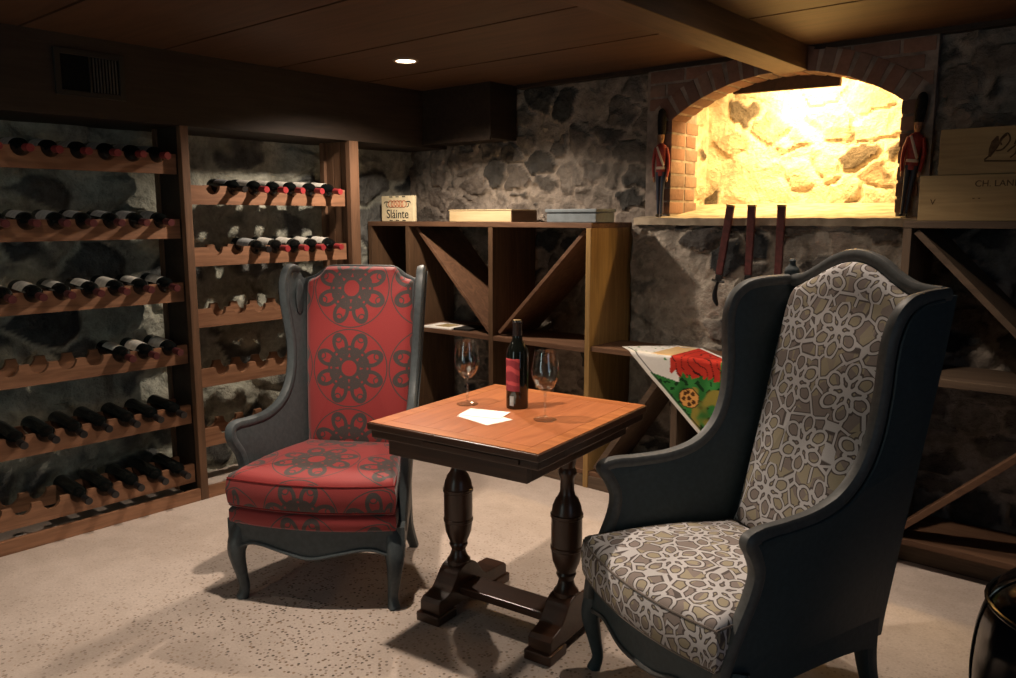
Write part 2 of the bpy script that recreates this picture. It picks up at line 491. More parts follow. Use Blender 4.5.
NXL, NXR, NZ0, NSP, NAP = -2.075, -1.0, 1.41, 1.885, 2.055       # niche: sides, sill, springing, apex
NR = ((((NXR - NXL) / 2) ** 2) + (NAP - NSP) ** 2) / (2 * (NAP - NSP)); NCX = (NXL + NXR) / 2; NCZ = NAP - NR
def arch_z(x): return NCZ + math.sqrt(max(0, NR * NR - (x - NCX) ** 2))

def back_field(u, v):
    low = sstep(-2.33, -2.27, u) * (1 - sstep(-.9, -.86, u)) * (1 - sstep(1.385, 1.41, v))   # rendered dado under the niche
    e, h1, h2 = stone_field(u, v, .2, .13, 2.0, .04)
    hide = sstep(.1, .35, noise.noise((u * 2.2, v * 2.6, 4.4)) + .25 * low + .06 * noise.noise((u * 12, v * 12, 5)))  # mortar smeared over the stones
    st = sstep(.05, .10, e + .05 * noise.noise((u * 30, v * 30, 2))) * (1 - .45 * hide) * (1 if h2 < .9 - .45 * low else .25)
    big = noise.noise((u * 1.3, v * 1.3, 8.8))
    mort = lerp3((.23, .195, .16), (.44, .375, .31), .5 + .5 * noise.noise((u * 3, v * 3, 1.2)))
    if low > .5: mort = lerp3((.27, .24, .2), (.42, .37, .31), .5 + .5 * noise.noise((u * 4, v * 4, 1.2)))
    stone = lerp3((.05, .052, .05), (.24, .2, .165), h1 ** 1.3)
    if h2 < .25: stone = lerp3(stone, (.035, .038, .042), .7)
    c = lerp3(mort, stone, st)
    h = .02 * st + .016 * noise.noise((u * 9, v * 9, 3)) + .014 * noise.noise((u * 22, v * 22, 6))
    return -.018 + h + .075 * low, c
struct('wall_back', wall_mesh('wb', XL - .1, XR, 0, 2.2, .0115, lambda u, v, h: (u, YB - h, v), back_field,
       lambda u, v: NXL - .03 < u < NXR + .03 and NZ0 - .015 < v < (arch_z(u) if NXL < u < NXR else NSP) + .03), 'stone', True)

def left_field(u, v):
    e, h1, h2 = stone_field(u, v, .3, .21, 5.0, .08)
    n1 = noise.noise((u * 2.6, v * 3.2, 7.7)); n2 = noise.noise((u * 9, v * 11, 2.7))
    exposed = sstep(.52, .6, h1 + .25 * n1 + .12 * n2)
    st = sstep(.04, .1, e) * exposed
    wash = lerp3((.25, .26, .215), (.48, .48, .40), max(0, min(1, .5 + .6 * noise.noise((u * 4, v * 4, 3.3)) + .35 * n2)))
    stone = lerp3((.05, .056, .058), (.13, .13, .12), h2)
    h = .03 * sstep(.03, .25, e) + .014 * n2 + .006 * noise.noise((u * 22, v * 22, 6))
    return -.02 + h, lerp3(wash, stone, st)
struct('wall_left', wall_mesh('wl', YF, YB + .05, 0, 2.2, .014, lambda u, v, h: (XL + h, u, v), left_field), 'stone', True)
struct('wall_right', box(XR, XR + .1, YF - .1, YB + .1, 0, 2.3, 0), 'plaster')
bm = box(XL - .1, XR + .1, YF - .1, YF, 0, 2.3, 0); struct('wall_front', bm, 'plaster')

# ceiling: plywood sheets with open joints
bm = bmesh.new()
quadbox(bm, XL - .1, XR + .1, YF - .1, YB + .3, ZC + .012, ZC + .08)
seams = [YF - .1, -1.1, -.5, .1, .7, 1.3, 1.9, 2.5, 3.08, YB + .3]
for a_, b_ in zip(seams, seams[1:]):
    quadbox(bm, XL - .1, -1.5, a_ + .007, b_ - .007, ZC, ZC + .011)
    quadbox(bm, -1.45, XR + .1, a_ + .007, b_ - .007, ZC, ZC + .011)
struct('ceiling', bm, 'ceilwood')
struct('trim_1', box(-1.55, -1.405, YF, YB - .005, 2.05, ZC + .005, .004), 'beamwood')                    # ceiling beam
struct('trim_2', box(XL - .05, -3.672, YF, YB - .03, 1.822, ZC + .005, .003), 'darkwood')                  # boxed soffit over the racks
bm = box(-3.67, -3.12, 3.51, YB - .005, 1.845, ZC + .005, .003)
quadbox(bm, -3.67, -3.115, 3.5, 3.512, 1.835, 1.855); struct('trim_3', bm, 'darkwood')                     # boxed duct on the back wall
bm = box(-3.1, XR, 3.715, YB + .02, ZC - .022, ZC + .004, .003); struct('trim_4', bm, 'darkwood')          # strip where ceiling meets wall

# niche -----------------------------------------------------------------
def brick(bm, cl, c0, c1, y0, y1, M4, col):
    n0 = len(bm.verts)
    vs0 = set(bm.verts)
    quadbox(bm, c0[0], c1[0], y0, y1, c0[1], c1[1], .005)
    new = [v_ for v_ in bm.verts if v_ not in vs0]
    for v_ in new:
        v_.co = M4 @ v_.co; v_.co += Vector((noise.noise(v_.co * 30), noise.noise(v_.co * 31 + Vector((5, 0, 0))), noise.noise(v_.co * 29))) * .002
        v_[cl] = (*col, 1)
def bcol():
    t = random.random(); c = lerp3((.15, .07, .05), (.30, .15, .10), t)
    return lerp3(c, (.19, .16, .135), .2 + random.random() * .45)
bm = bmesh.new(); cl = bm.verts.layers.float_color.new('tint')
YW = YB - .035                                     # face of the brickwork
amax = math.asin((NXR - NXL) / 2 / NR); nvs = 17
for i in range(nvs):                               # the arch ring
    ang = -amax - .03 + (2 * amax + .06) * (i + .5) / nvs
    w = 2 * NR * amax / nvs
    Mx = Matrix.Translation((NCX, 0, NCZ)) @ Matrix.Rotation(ang, 4, 'Y') @ Matrix.Translation((0, 0, NR))
    brick(bm, cl, (-w / 2 + .006, 0), (w / 2 - .006, .108), YW, YB + .12, Mx, bcol())
I4 = Matrix()
def above_ring(x0, x1, z0, z1):
    for x in (x0, (x0 + x1) / 2, x1):
        for z in (z0, z1):
            if math.hypot(x - NCX, z - NCZ) < NR + .03: return False
    return True
for row in range(6):                               # courses above the arch
    z0 = 1.80 + row * .068; z1 = z0 + .057
    x = -2.21 + (.1 if row % 2 else 0)
    if row % 2: brick(bm, cl, (-2.21, z0), (-2.123, z1), YW + .006, YB + .02, I4, bcol()) if above_ring(-2.21, -2.123, z0, z1) else None
    while x < -.88:
        x1 = min(x + .188, -.885)
        if x1 - x > .04:
            xa, xb = x, x1
            if z1 <= ZC + .02:
                if above_ring(xa, xb, z0, z1): brick(bm, cl, (xa, z0), (xb, z1), YW + .006, YB + .02, I4, bcol())
                else:                              # cut bricks against the ring
                    for k in range(8):
                        t = (k + 1) / 9
                        if xa < NCX and above_ring(xa, xb - (xb - xa) * t, z0, z1):
                            if (xb - xa) * (1 - t) > .03: brick(bm, cl, (xa, z0), (xb - (xb - xa) * t, z1), YW + .006, YB + .02, I4, bcol())
                            break
                        if xa > NCX and above_ring(xa + (xb - xa) * t, xb, z0, z1):
                            if (xb - xa) * (1 - t) > .03: brick(bm, cl, (xa + (xb - xa) * t, z0), (xb, z1), YW + .006, YB + .02, I4, bcol())
                            break
        x = x1 + .012
for row in range(7):                               # jamb courses
    z0 = NZ0 + .008 + row * .068; z1 = z0 + .057
    for sx_, xe in ((-1, NXL), (1, NXR)):
        L_ = .085 if row % 2 else .06
        a_, b_ = sorted((xe, xe + sx_ * L_))
        brick(bm, cl, (a_, z0), (b_, z1), YW, YB + .11, I4, bcol())
        if sx_ < 0:                                # returns inside the reveal
            y = YB + .122
            while y < 3.98:
                y1 = min(y + (.1 if row % 2 else .15), 4.0)
                brick(bm, cl, (xe - .05, z0), (xe, z1), y, y1, I4, bcol()); y = y1 + .012
        else:
            brick(bm, cl, (xe, z0), (xe + .05, z1), YB + .122, 4.0, I4, bcol())
struct('trim_5', bm, 'brick', True)
# mortar behind the bricks: arch-shaped slab with a hole
bm = bmesh.new()
def ring_pts(k, n=24):                             # opening outline
    xs = [NXL - k + (NXR - NXL + 2 * k) * i / n for i in range(n + 1)]
    return [(x, NCZ + math.sqrt(max(0, (NR + k) ** 2 - (x - NCX) ** 2)) if abs(x - NCX) <= NR + k else NSP) for x in xs]
na = 40
for i in range(na):                                # mortar of the arch ring
    A_ = []
    for ang in (-amax - .05 + (2 * amax + .1) * i / na, -amax - .05 + (2 * amax + .1) * (i + 1) / na):
        for rr in (NR + .002, NR + .106): A_.append((NCX + rr * math.sin(ang), NCZ + rr * math.cos(ang)))
    vs = [bm.verts.new((x, y, z)) for y in (YW + .0035, YB) for x, z in A_]
    for q in ((0, 1, 3, 2), (4, 6, 7, 5), (0, 2, 6, 4), (1, 5, 7, 3)): bm.faces.new([vs[k] for k in q])
for y0, y1 in ((YW + .0095, YB + .115),):
    top = ring_pts(.004); n = len(top)
    for (xa, za), (xb, zb) in zip(top, top[1:]):
        vs = [bm.verts.new(p) for p in ((xa, y0, za), (xb, y0, zb), (xb, y0, ZC + .03), (xa, y0, ZC + .03), (xa, y1, za), (xb, y1, zb), (xb, y1, ZC + .03), (xa, y1, ZC + .03))]
        for q in ((0, 1, 2, 3), (5, 4, 7, 6), (0, 4, 5, 1)): bm.faces.new([vs[i] for i in q])
    quadbox(bm, -2.225, NXL - .004, y0, y1, NZ0 - .01, ZC + .03)
    quadbox(bm, NXR + .004, -.875, y0, y1, NZ0 - .01, ZC + .03)
    quadbox(bm, NXL - .1, NXL - .004, y1, 3.985, NZ0 - .01, ZC + .03)
    quadbox(bm, NXR + .004, NXR + .1, y1, 3.985, NZ0 - .01, ZC + .03)
    quadbox(bm, NXL - .12, NXR + .12, y1, 4.4, 2.185, 2.22)
struct('trim_6', bm, 'mortar')
def niche_field(u, v):
    e, h1, h2 = stone_field(u, v, .19, .14, 11.0, .06)
    st = sstep(.05, .1, e + .04 * noise.noise((u * 30, v * 30, 2))) * (1 if h1 > .4 else .1)
    c = lerp3((.64, .54, .38), (.3, .2, .12), st * (.15 + .85 * h2 * h2))
    if h2 > .86: c = lerp3(c, (.09, .075, .06), st * .9)
    return .018 * st + .010 * noise.noise((u * 11, v * 11, 3)), c
WB, WD, WR = 4.3, .32, .06                         # well: back, side depth, corner radius
def niche_pos(s_, v, h):
    x0, x1 = NXL - .1, NXR + .1; L1 = WD; L2 = x1 - x0
    if s_ < L1: p, n_ = (x0, WB - WD + s_), (1, 0)
    elif s_ < L1 + L2: p, n_ = (x0 + s_ - L1, WB), (0, -1)
    else: p, n_ = (x1, WB - (s_ - L1 - L2)), (-1, 0)
    return (p[0] + n_[0] * h, p[1] + n_[1] * h, v)
bm = wall_mesh('niche', 0, NXR - NXL + .2 + 2 * WD, NZ0 - .03, 2.2, .0125, niche_pos, niche_field)
struct('wall_niche', bm, 'stone', True)
bm = bmesh.new(); bmesh.ops.create_grid(bm, x_segments=60, y_segments=16, size=.5)
for v_ in bm.verts:
    x = -2.25 + (v_.co.x + .5) * 1.39; y = 3.655 + (v_.co.y + .5) * .66
    v_.co = (x, y, 1.395 + .12 * (y - 3.655) + .004 * noise.noise((x * 14, y * 14, 2)))
ext = bmesh.ops.extrude_face_region(bm, geom=bm.faces[:])
for g in ext['geom']:
    if isinstance(g, bmesh.types.BMVert): g.co.z -= .035
bmesh.ops.recalc_face_normals(bm, faces=bm.faces)
struct('trim_7', bm, 'sill', True)
bm = box(-1.83, -1.31, 3.874, 3.902, 2.0, 2.14, .004); bm.transform(Matrix.Translation((-1.67, 0, 2.08)) @ Matrix.Rotation(.02, 4, 'Y') @ Matrix.Translation((1.67, 0, -2.08)))
struct('trim_8', bm, 'beamwood')                   # timber lintel at the back of the niche

# ------------------------------------------------------------------ wine rack
rack = thing('wine_rack', 'cedar wall rack of scalloped rails with bottles, along the left stone wall', 'wine rack', (-3.8, 1.9, 0))
XF = -3.665
PITCH = .115
def rail(y0, y1, z0, ys, front, parent):
    h = .092 if front else .082
    r_ = .0385 if front else .0385
    top = z0 + h; pts = [(y0, z0), (y1, z0)]; up = [(y1, top)]
    for yc in sorted(ys, reverse=True):
        if yc + r_ > y1 - .004 or yc - r_ < y0 + .004: continue
        for k in range(9):
            t = PI * k / 8
            up.append((yc + r_ * math.cos(t), top - .044 * math.sin(t)))
    up.append((y0, top)); pts += up
    xa, xb = (XF - .072, XF - .05) if front else (-3.885, -3.865)
    bm = prism(pts, lambda y, z: (xb, y, z), lambda y, z: (xa, y, z), None)
    return obj('rail' if front else 'rear_rail', bm, 'rackwood', parent, False, world=True)
YD0, YD1 = 1.945, 1.984                            # the middle post
LEFT0 = .55
zl = [.086, .388, .69, .995, 1.298, 1.60]; zr = [-.05, .25, .556, .857, 1.16, 1.46]
ysl = [1.853 - PITCH * k for k in range(11)]; ysr = [2.815 - PITCH * k for k in range(8)]
for z in zl:
    rail(LEFT0, YD0 - .001, z, ysl, True, rack); rail(LEFT0, YD0 - .001, z + .018, ysl, False, rack)
for z in zr[1:]:
    rail(YD1 + .001, 2.935, z, ysr, True, rack); rail(YD1 + .001, 2.935, z + .018, ysr, False, rack)
for y0, y1 in ((YD0, YD1), (2.936, 3.0), (LEFT0 - .06, LEFT0 - .001)):
    obj('post', box(XF - .0365, XF + .002, y0, y1, 0, 1.822, .003), 'rackpost', rack, False, world=True)
    obj('rear_post', box(-3.94, -3.9, y0, y1, 0, 1.822, .003), 'rackpost', rack, False, world=True)
obj('side_panel', box(-3.899, XF - .037, 1.952, 1.972, 0, 1.822, .002), 'darkwood', rack, False, world=True)
for k in range(3):                                 # boards of the end panel
    xa = -3.899 + k * .0665
    obj('end_board', box(xa, xa + .0615, 2.955, 2.975, 0, 1.822, .002), 'rackpost', rack, False, world=True)
for y0, y1 in ((LEFT0, YD0 - .001), (YD1 + .001, 2.935)):
    obj('kick_board', box(XF - .02, XF, y0, y1, 0, .062, .003), 'rackwood', rack, False, world=True)

ORD = ['first', 'second', 'third', 'fourth', 'fifth', 'sixth', 'seventh', 'eighth', 'ninth']
B_PROF = [(0, .004), (.028, .002), (.0365, 0), (.0375, .006), (.0375, .188), (.0355, .2), (.027, .216), (.018, .232), (.0152, .25), (.0148, .286), (.0162, .288), (.0162, .296), (.0148, .299), (0, .299)]
def arc_band(r, z0, z1, a0, a1, n=18, t=.0006):
    bm = bmesh.new(); V_ = []
    for k in range(n + 1):
        a_ = a0 + (a1 - a0) * k / n; c_, s_ = math.cos(a_), math.sin(a_)
        V_.append([bm.verts.new((q * c_, q * s_, z)) for q, z in ((r, z0), (r, z1), (r + t, z1), (r + t, z0))])
    for A, B in zip(V_, V_[1:]):
        for i in range(4): bm.faces.new((A[i], B[i], B[(i + 1) % 4], A[(i + 1) % 4]))
    bm.faces.new(V_[0]); bm.faces.new(V_[-1][::-1])
    bmesh.ops.recalc_face_normals(bm, faces=bm.faces); return bm
LIE = Matrix.Rotation(PI / 2, 4, 'Y')              # bottle axis -> +X; label up = local -x -> world +z
def bottle_proto(cap, lab, glass='bottle2', s=1.):
    t = thing('wine_bottle', 'x', 'bottle', (0, 0, -5))
    R_ = LIE @ Matrix.Scale(s, 4)
    bm = lathe(B_PROF, 24); bm.transform(R_); obj('glass_body', bm, glass, t)
    if lab:
        bm = arc_band(.0377, .055, .165, PI - 1.35, PI + 1.35); bm.transform(R_); obj('label', bm, lab, t)
    bm = lathe([(.0152, .232), (.0159, .236), (.0154, .284), (.0168, .287), (.0168, .297), (.0155, .3005), (0, .3005)], 18)
    bm.transform(R_); obj('foil_capsule', bm, cap, t); return t
protos = {k: bottle_proto(*a_) for k, a_ in dict(red=('capdull', 'labelgrey'), wine=('capwine', 'label'), dark=('capblack', None), redw=('capred', 'label'), black=('capblack', 'labelgrey'), winegrey=('capwine', 'labelgrey')).items()}
used = set()
def bottle(kind, x, y, z, label, group):
    p = protos[kind]
    if kind not in used: used.add(kind); p.location = (x, y, z); p['label'] = label; p['group'] = group; return p
    return dup(p, (x, y, z), None, label, group)
rows = [
 (5, 'l', range(7), ['red'], 'black wine bottle with red capsule, {} from middle post on the topmost left rail'),
 (4, 'l', range(7), ['winegrey'], 'dark wine bottle with dull red capsule, {} from middle post on second-highest left rail'),
 (3, 'l', range(8), ['wine'], 'wine bottle with pale label, {} from middle post on the third-highest left rail'),
 (2, 'l', range(3), ['wine'], 'wine bottle with pale label in the row of three, {} from the middle post'),
 (1, 'l', range(8), ['dark'], 'plain black wine bottle, {} from middle post on the second-lowest left rail'),
 (0, 'l', range(5), ['dark'], 'plain black wine bottle, {} from the middle post on the lowest left rail'),
 (5, 'r', range(6), ['redw', 'redw', 'redw', 'redw', 'redw', 'black'], 'wine bottle, {} from corner post on the higher filled rail of the right bay'),
 (4, 'r', range(5), ['redw', 'redw', 'redw', 'redw', 'black'], 'wine bottle with pale label, {} from corner post on right bay lower filled rail'),
]
for zi, side, ks, kinds, lab in rows:
    for k in ks:
        z = (zl if side == 'l' else zr)[zi] + .0985; y = (ysl if side == 'l' else ysr)[k]
        kd = kinds[k % len(kinds)] if len(kinds) > 1 else kinds[0]
        bottle(kd, -3.906 + random.uniform(-.008, .008), y + random.uniform(-.003, .003), z, lab.format(ORD[k]),
               ('bottles in the left bay' if side == 'l' else 'bottles in the right bay') + f' on rail {["one","two","three","four","five","six"][zi]}')
    # roll each a little
for o in list(COL.objects):
    if o.name.startswith('wine_bottle') and o.parent is None: o.rotation_euler.x = random.uniform(-.35, .35); o.rotation_euler.y = .075

# vent in the soffit
vt = thing('air_vent', 'dark metal air vent grille set in the wooden soffit over the rack', 'vent', (-3.672, 1.56, 1.9))
bm = bmesh.new()
for a_ in ((1.415, 1.44, 1.905, 2.095), (1.68, 1.705, 1.905, 2.095), (1.44, 1.68, 1.905, 1.927), (1.44, 1.68, 2.073, 2.095), (1.555, 1.563, 1.927, 2.073)):
    quadbox(bm, -3.671, -3.660, *a_, .002)
obj('frame', bm, 'vent', vt, False, world=True)
obj('backing', box(-3.671, -3.668, 1.44, 1.68, 1.927, 2.073, 0), 'ventdark', vt, False, world=True)
for k in range(8):
    y = 1.572 + k * .0135
    obj('slat', box(-3.667, -3.661, y, y + .004, 1.93, 2.07, 0), 'slat', vt, False, world=True)

# ------------------------------------------------------------------ shelf units along the back wall
YS = 3.35; YK = 3.655
def board(name, par, x0, x1, y0, y1, z0, z1, mat): return obj(name, box(x0, x1, y0, y1, z0, z1, .0025), mat, par, False, world=True)
def diag(name, par, xa, za, xb, zb, y0, y1, th, mat):
    L_ = math.hypot(xb - xa, zb - za); bm = box(0, L_, y0, y1, -th / 2, th / 2, .002)
    bm.transform(Matrix.Translation((xa, 0, za)) @ Matrix.Rotation(-math.atan2(zb - za, xb - xa), 4, 'Y'))
    return obj(name, bm, mat, par, False, world=True)
cu = thing('cubby_shelf', 'brown wooden cubby shelf unit with diagonal dividers standing against the back wall', 'shelf', (-3.1, 3.55, 0))
board('top_board', cu, -4.02, -2.305, YS, 3.74, 1.345, 1.372, 'cubby')
for x in (-4.02, -3.672, -2.998): board('upright', cu, x, x + .032, YS + .002, 3.735, 0.09, 1.3445, 'cubbyv')
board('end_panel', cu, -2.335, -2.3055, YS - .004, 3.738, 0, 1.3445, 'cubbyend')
for xa, xb in ((-3.639, -2.999), (-2.965, -2.336)):
    board('shelf', cu, xa, xb, YS + .004, 3.735, .712, .738, 'cubby')
diag('diagonal_divider', cu, -3.60, 1.335, -3.02, .755, YS + .03, 3.73, .02, 'cubby')
diag('diagonal_divider', cu, -2.945, .755, -2.36, 1.335, YS + .03, 3.73, .02, 'cubby')
board('base_shelf', cu, -4.02, -2.336, YS + .004, 3.735, .066, .0895, 'cubby')
board('kick_board', cu, -4.02, -2.336, YS, YS + .022, 0, .0655, 'greywood')

lo = thing('low_shelf', 'low brown wooden shelf with a slanted divider under the niche, between cubby shelf and crates', 'shelf', (-1.6, 3.5, 0))
board('top_board', lo, -2.3045, -.872, YS + .006, YK, .722, .748, 'cubby')
for x in (-1.84, -1.36): board('upright', lo, x, x + .034, YS + .01, YK - .005, .09, .7215, 'greywoodv')
diag('diagonal_divider', lo, -2.27, .105, -1.86, .70, YS + .012, YK - .005, .03, 'greywood')
diag('diagonal_divider', lo, -1.78, .105, -1.4, .69, YS + .012, YK - .005, .03, 'greywood')
board('base_shelf', lo, -2.3045, -.872, YS + .004, YK, .066, .0895, 'cubby')
board('kick_board', lo, -2.3045, -.872, YS, YS + .022, 0, .0655, 'greywood')

ri = thing('diamond_shelf', 'dark wooden shelf with crossing diagonal dividers at the right, holding wine crates', 'shelf', (-.3, 3.55, 0))
board('top_board', ri, -.869, .75, YS + .02, 3.735, 1.358, 1.385, 'greywood')
for x in (-.869, -.03): board('upright', ri, x, x + .03, YS + .022, 3.733, 0.0, 1.3575, 'greywoodv')
for x0, x1 in ((-.838, -.031), (.001, .75)):
    board('shelf', ri, x0, x1, YS + .03, 3.733, .755, .785, 'greywood')
    board('base_shelf', ri, x0, x1, YS + .03, 3.733, .094, .118, 'cubby')
    board('kick_board', ri, x0, x1, YS + .1, YS + .12, 0, .0935, 'greywood')
diag('diagonal_divider', ri, -.825, 1.345, -.29, .80, YS + .035, 3.73, .024, 'greywood')
diag('diagonal_divider', ri, -.825, .135, -.2, .74, YS + .035, YS + .13, .024, 'cubby')

# things on the shelves
sg = thing('sign_tile', 'small cream tile lettered in black with a knotwork emblem, on the shelf top', 'sign', (-3.835, 3.45, 1.3725))
obj('tile', box(-.15, .15, -.012, .012, 0, .158, .004), 'cream', sg, False)
bm = text_bm('Sláinte', .078); bm.transform(Matrix.Translation((0, -.0125, .02))); obj('lettering', bm, 'blackink', sg, False)
bm = bmesh.new()
for k in range(5):
    cx = -.06 + k * .03
    tube([(cx + .024 * math.cos(t * PI / 10), -.0125, .108 + .02 * math.sin(t * PI / 10)) for t in range(21)], .0028, 5, bm)
obj('knotwork', bm, 'redink', sg)
bm = bmesh.new()
for x in (-.1, .1):
    s_ = 1 if x > 0 else -1
    tube(spline([(x - .02 * s_, -.0125, .12), (x + .012 * s_, -.0125, .122), (x + .02 * s_, -.0125, .112)], 4), .003, 5, bm)
    tube(spline([(x, -.0125, .112), (x + .004 * s_, -.0125, .098), (x - .012 * s_, -.0125, .088)], 4), .0025, 5, bm)
for x in (-.06, .0, .06): 
    quadbox(bm, x - .014, x + .014, -.0132, -.012, .149, .155); quadbox(bm, x - .014, x + .014, -.0132, -.012, .004, .009)
obj('ornament', bm, 'blackink', sg)

wb = thing('wooden_box', 'flat pale pine box with a brown end lying on the shelf top', 'box', (-3.148, 3.555, 1.3725))
obj('box_body', box(-.24, .238, -.11, .11, 0, .062, .004), 'pine', wb, False)
obj('end_panel', box(.2385, .246, -.112, .112, 0, .063, .002), 'pinedark', wb, False)
obj('lid', box(-.243, .243, -.113, .113, .0635, .07, .002), 'pine', wb, False)
gb = thing('flat_box', 'flat grey-blue box on the shelf top near its right end', 'box', (-2.452, 3.46, 1.3725))
obj('box_body', box(-.155, .155, -.085, .085, 0, .05, .004), 'greybox', gb, False)
obj('lid', box(-.161, .161, -.092, .092, .0505, .068, .004), 'greybox', gb, False)
mg = thing('magazine', 'open pale brochure lying on the middle shelf of the cubby unit', 'magazine', (-3.42, 3.43, .7385), .1)
obj('page', box(-.13, .10, -.066, .12, 0, .008, .001), 'paper', mg, False)
obj('picture', box(-.06, .05, -.02, .10, .0085, .0092, 0), 'papertan', mg, False)
bm = box(.105, .225, -.05, .12, 0, .012, .001); obj('dark_cover', bm, 'blackink', mg, False)

def crate(name, label, loc, w, d_, h, parts, rz=0.):
    t = thing(name, label, 'crate', loc, rz)
    obj('front_board', box(0, w, 0, .016, 0, h, .003), 'crate', t, False)
    obj('rear_board', box(0, w, d_ - .016, d_, 0, h, .003), 'crate', t, False)
    for x in (0.0005, w - .0165): obj('side_board', box(x, x + .016, .0165, d_ - .0165, 0, h, .003), 'crate', t, False)
    obj('lid', box(.017, w - .017, .0165, d_ - .0165, h - .013, h - .003, .002), 'crate', t, False)
    for bm in parts: obj('stamp', bm, 'stamp', t, False)
    return t
def at(bm, x, z): bm.transform(Matrix.Translation((x, -.0006, z))); return bm
bm = bmesh.new()                                   # a rampant beast with a leafy staff, as a branded outline
for p in ([(.2, .05), (.23, .08), (.25, .12), (.265, .135)], [(.235, .08), (.255, .085), (.275, .115), (.265, .14), (.245, .118), (.25, .1)],
          [(.27, .075), (.3, .1), (.34, .105), (.38, .1), (.4, .075)], [(.29, .1), (.30, .125), (.33, .14), (.355, .13), (.35, .11)],
          [(.3, .095), (.295, .07), (.28, .055)], [(.33, .1), (.335, .07), (.32, .05)], [(.38, .1), (.39, .065), (.375, .045)], [(.4, .09), (.425, .11), (.42, .14)],
          [(.2, .046), (.3, .042), (.42, .044)]):
    tube(spline([(x, -.0003, z) for x, z in p], 5), .0028, 5, bm, flat=1)
bm.transform(Matrix.Translation((-.05, 0, 0)))
tube([(.165, 0, .06), (.172, 0, .085), (.18, 0, .11), (.186, 0, .132)], [.004, .011, .013, .003], 8, bm, flat=.06, upv=(0, 1, 0))
tube([(.30, 0, .125), (.32, 0, .14), (.345, 0, .135)], [.006, .014, .006], 8, bm, flat=.06, upv=(0, 1, 0))
c_low = crate('wine_crate', 'lower pine wine crate with stamped lettering, resting on the right shelf top', (-.825, 3.38, 1.3855), .56, .33, .168,
      [at(text_bm('CH. LANDE', .032, .0008, 'LEFT'), .185, .124), at(text_bm('- -', .03, .0008, 'LEFT'), .18, .075), at(text_bm('V', .03), .05, .06)])
c_up = crate('wine_crate', 'upper pine wine crate branded with a beast emblem, stacked on the lower crate', (-.767, 3.385, 1.5545), .5, .32, .166, [bm])

# tea towel draped over the low shelf edge
bm = bmesh.new(); cl = bm.verts.layers.float_color.new('tint')
e1 = Vector((.745, -.667)); e2 = Vector((.667, .745)); P0 = Vector((-2.165, .085)); NA, NB = 150, 76; LA, LB = .78, .38
def towel_col(a_, b_, x, t):
    n = noise.noise((a_ * 14, b_ * 14, 3)); n2 = noise.noise((a_ * 45, b_ * 45, 8))
    if b_ < .016 or b_ > LB - .016 or a_ < .014: return (.78, .75, .7)
    if .024 < b_ < .0275: return (.03, .03, .03)
    z = .752 + min(t, 0)
    sx_, sz_ = x + 1.735, z - .565
    rr = math.hypot(sx_ * .95, sz_ * 1.05) + .005 * n2
    if rr < .05:
        if rr > .045: return (.06, .03, .015)
        for k in range(7):
            q = k * 2.4; rad = .0 if k == 0 else .029
            if math.hypot(sx_ - rad * math.cos(q), sz_ - rad * math.sin(q)) < .0105: return (.09, .035, .012)
        return (.72, .36, .1)
    jag = .028 * abs(((x * 26 + n) % 1) - .5) * 2
    if -1.84 < x < -1.585 and .655 + jag + .3 * max(0, -1.79 - x) < z:
        if abs(((x + z * .6) * 22 + n) % 1 - .5) < .07: return (.06, .012, .01)
        return lerp3((.62, .05, .03), (.42, .03, .02), .5 + .5 * n)
    if t > 0 and x > -1.95: return lerp3((.65, .38, .16), (.7, .55, .3), .5 + .5 * n)
    if z > .655 - .2 * (x + 1.9) and x < -1.79: 
        return (.05, .25, .06) if n2 > .42 and t > -.02 else (.78, .76, .72)
    g = lerp3((.02, .12, .025), (.05, .26, .06), .5 + n)
    if n2 > .25: g = (.01, .04, .012)
    if z < .62 and x > -1.72: g = lerp3(g, (.3, .25, .05), sstep(-.15, .25, noise.noise((a_ * 20, b_ * 20, 12))))
    return g
G = []
for i in range(NA + 1):
    row = []
    for j in range(NB + 1):
        a_, b_ = LA * i / NA, LB * j / NB
        q = P0 + e1 * a_ + e2 * b_; x, t = q.x, q.y
        if t > .285: co = (x, YS + .285 - (t - .285) * .6, .7555 + .004 * noise.noise((x * 9, t * 9, 4)))
        elif t > 0: co = (x, YS + t, .7505 + .0012 + .0008 * noise.noise((x * 12, t * 12, 1)))
        else:
            k = min(1, -t / .012)
            co = (x, YS - .0035 * k - .004 * k * (1 + noise.noise((x * 9, t * 5, 2))), .7517 + t)
        v_ = bm.verts.new(co); v_[cl] = (*towel_col(a_, b_, x, t), 1); row.append(v_)
    G.append(row)
for i in range(NA):
    for j in range(NB): bm.faces.new((G[i][j], G[i + 1][j], G[i + 1][j + 1], G[i][j + 1]))
tw = obj('tea_towel', bm, 'print'); tag(tw, 'printed tea towel with red, green and sunflower print, hanging off the low shelf', 'towel')
md = tw.modifiers.new('thickness', 'SOLIDIFY'); md.thickness = .0015; md.offset = 1

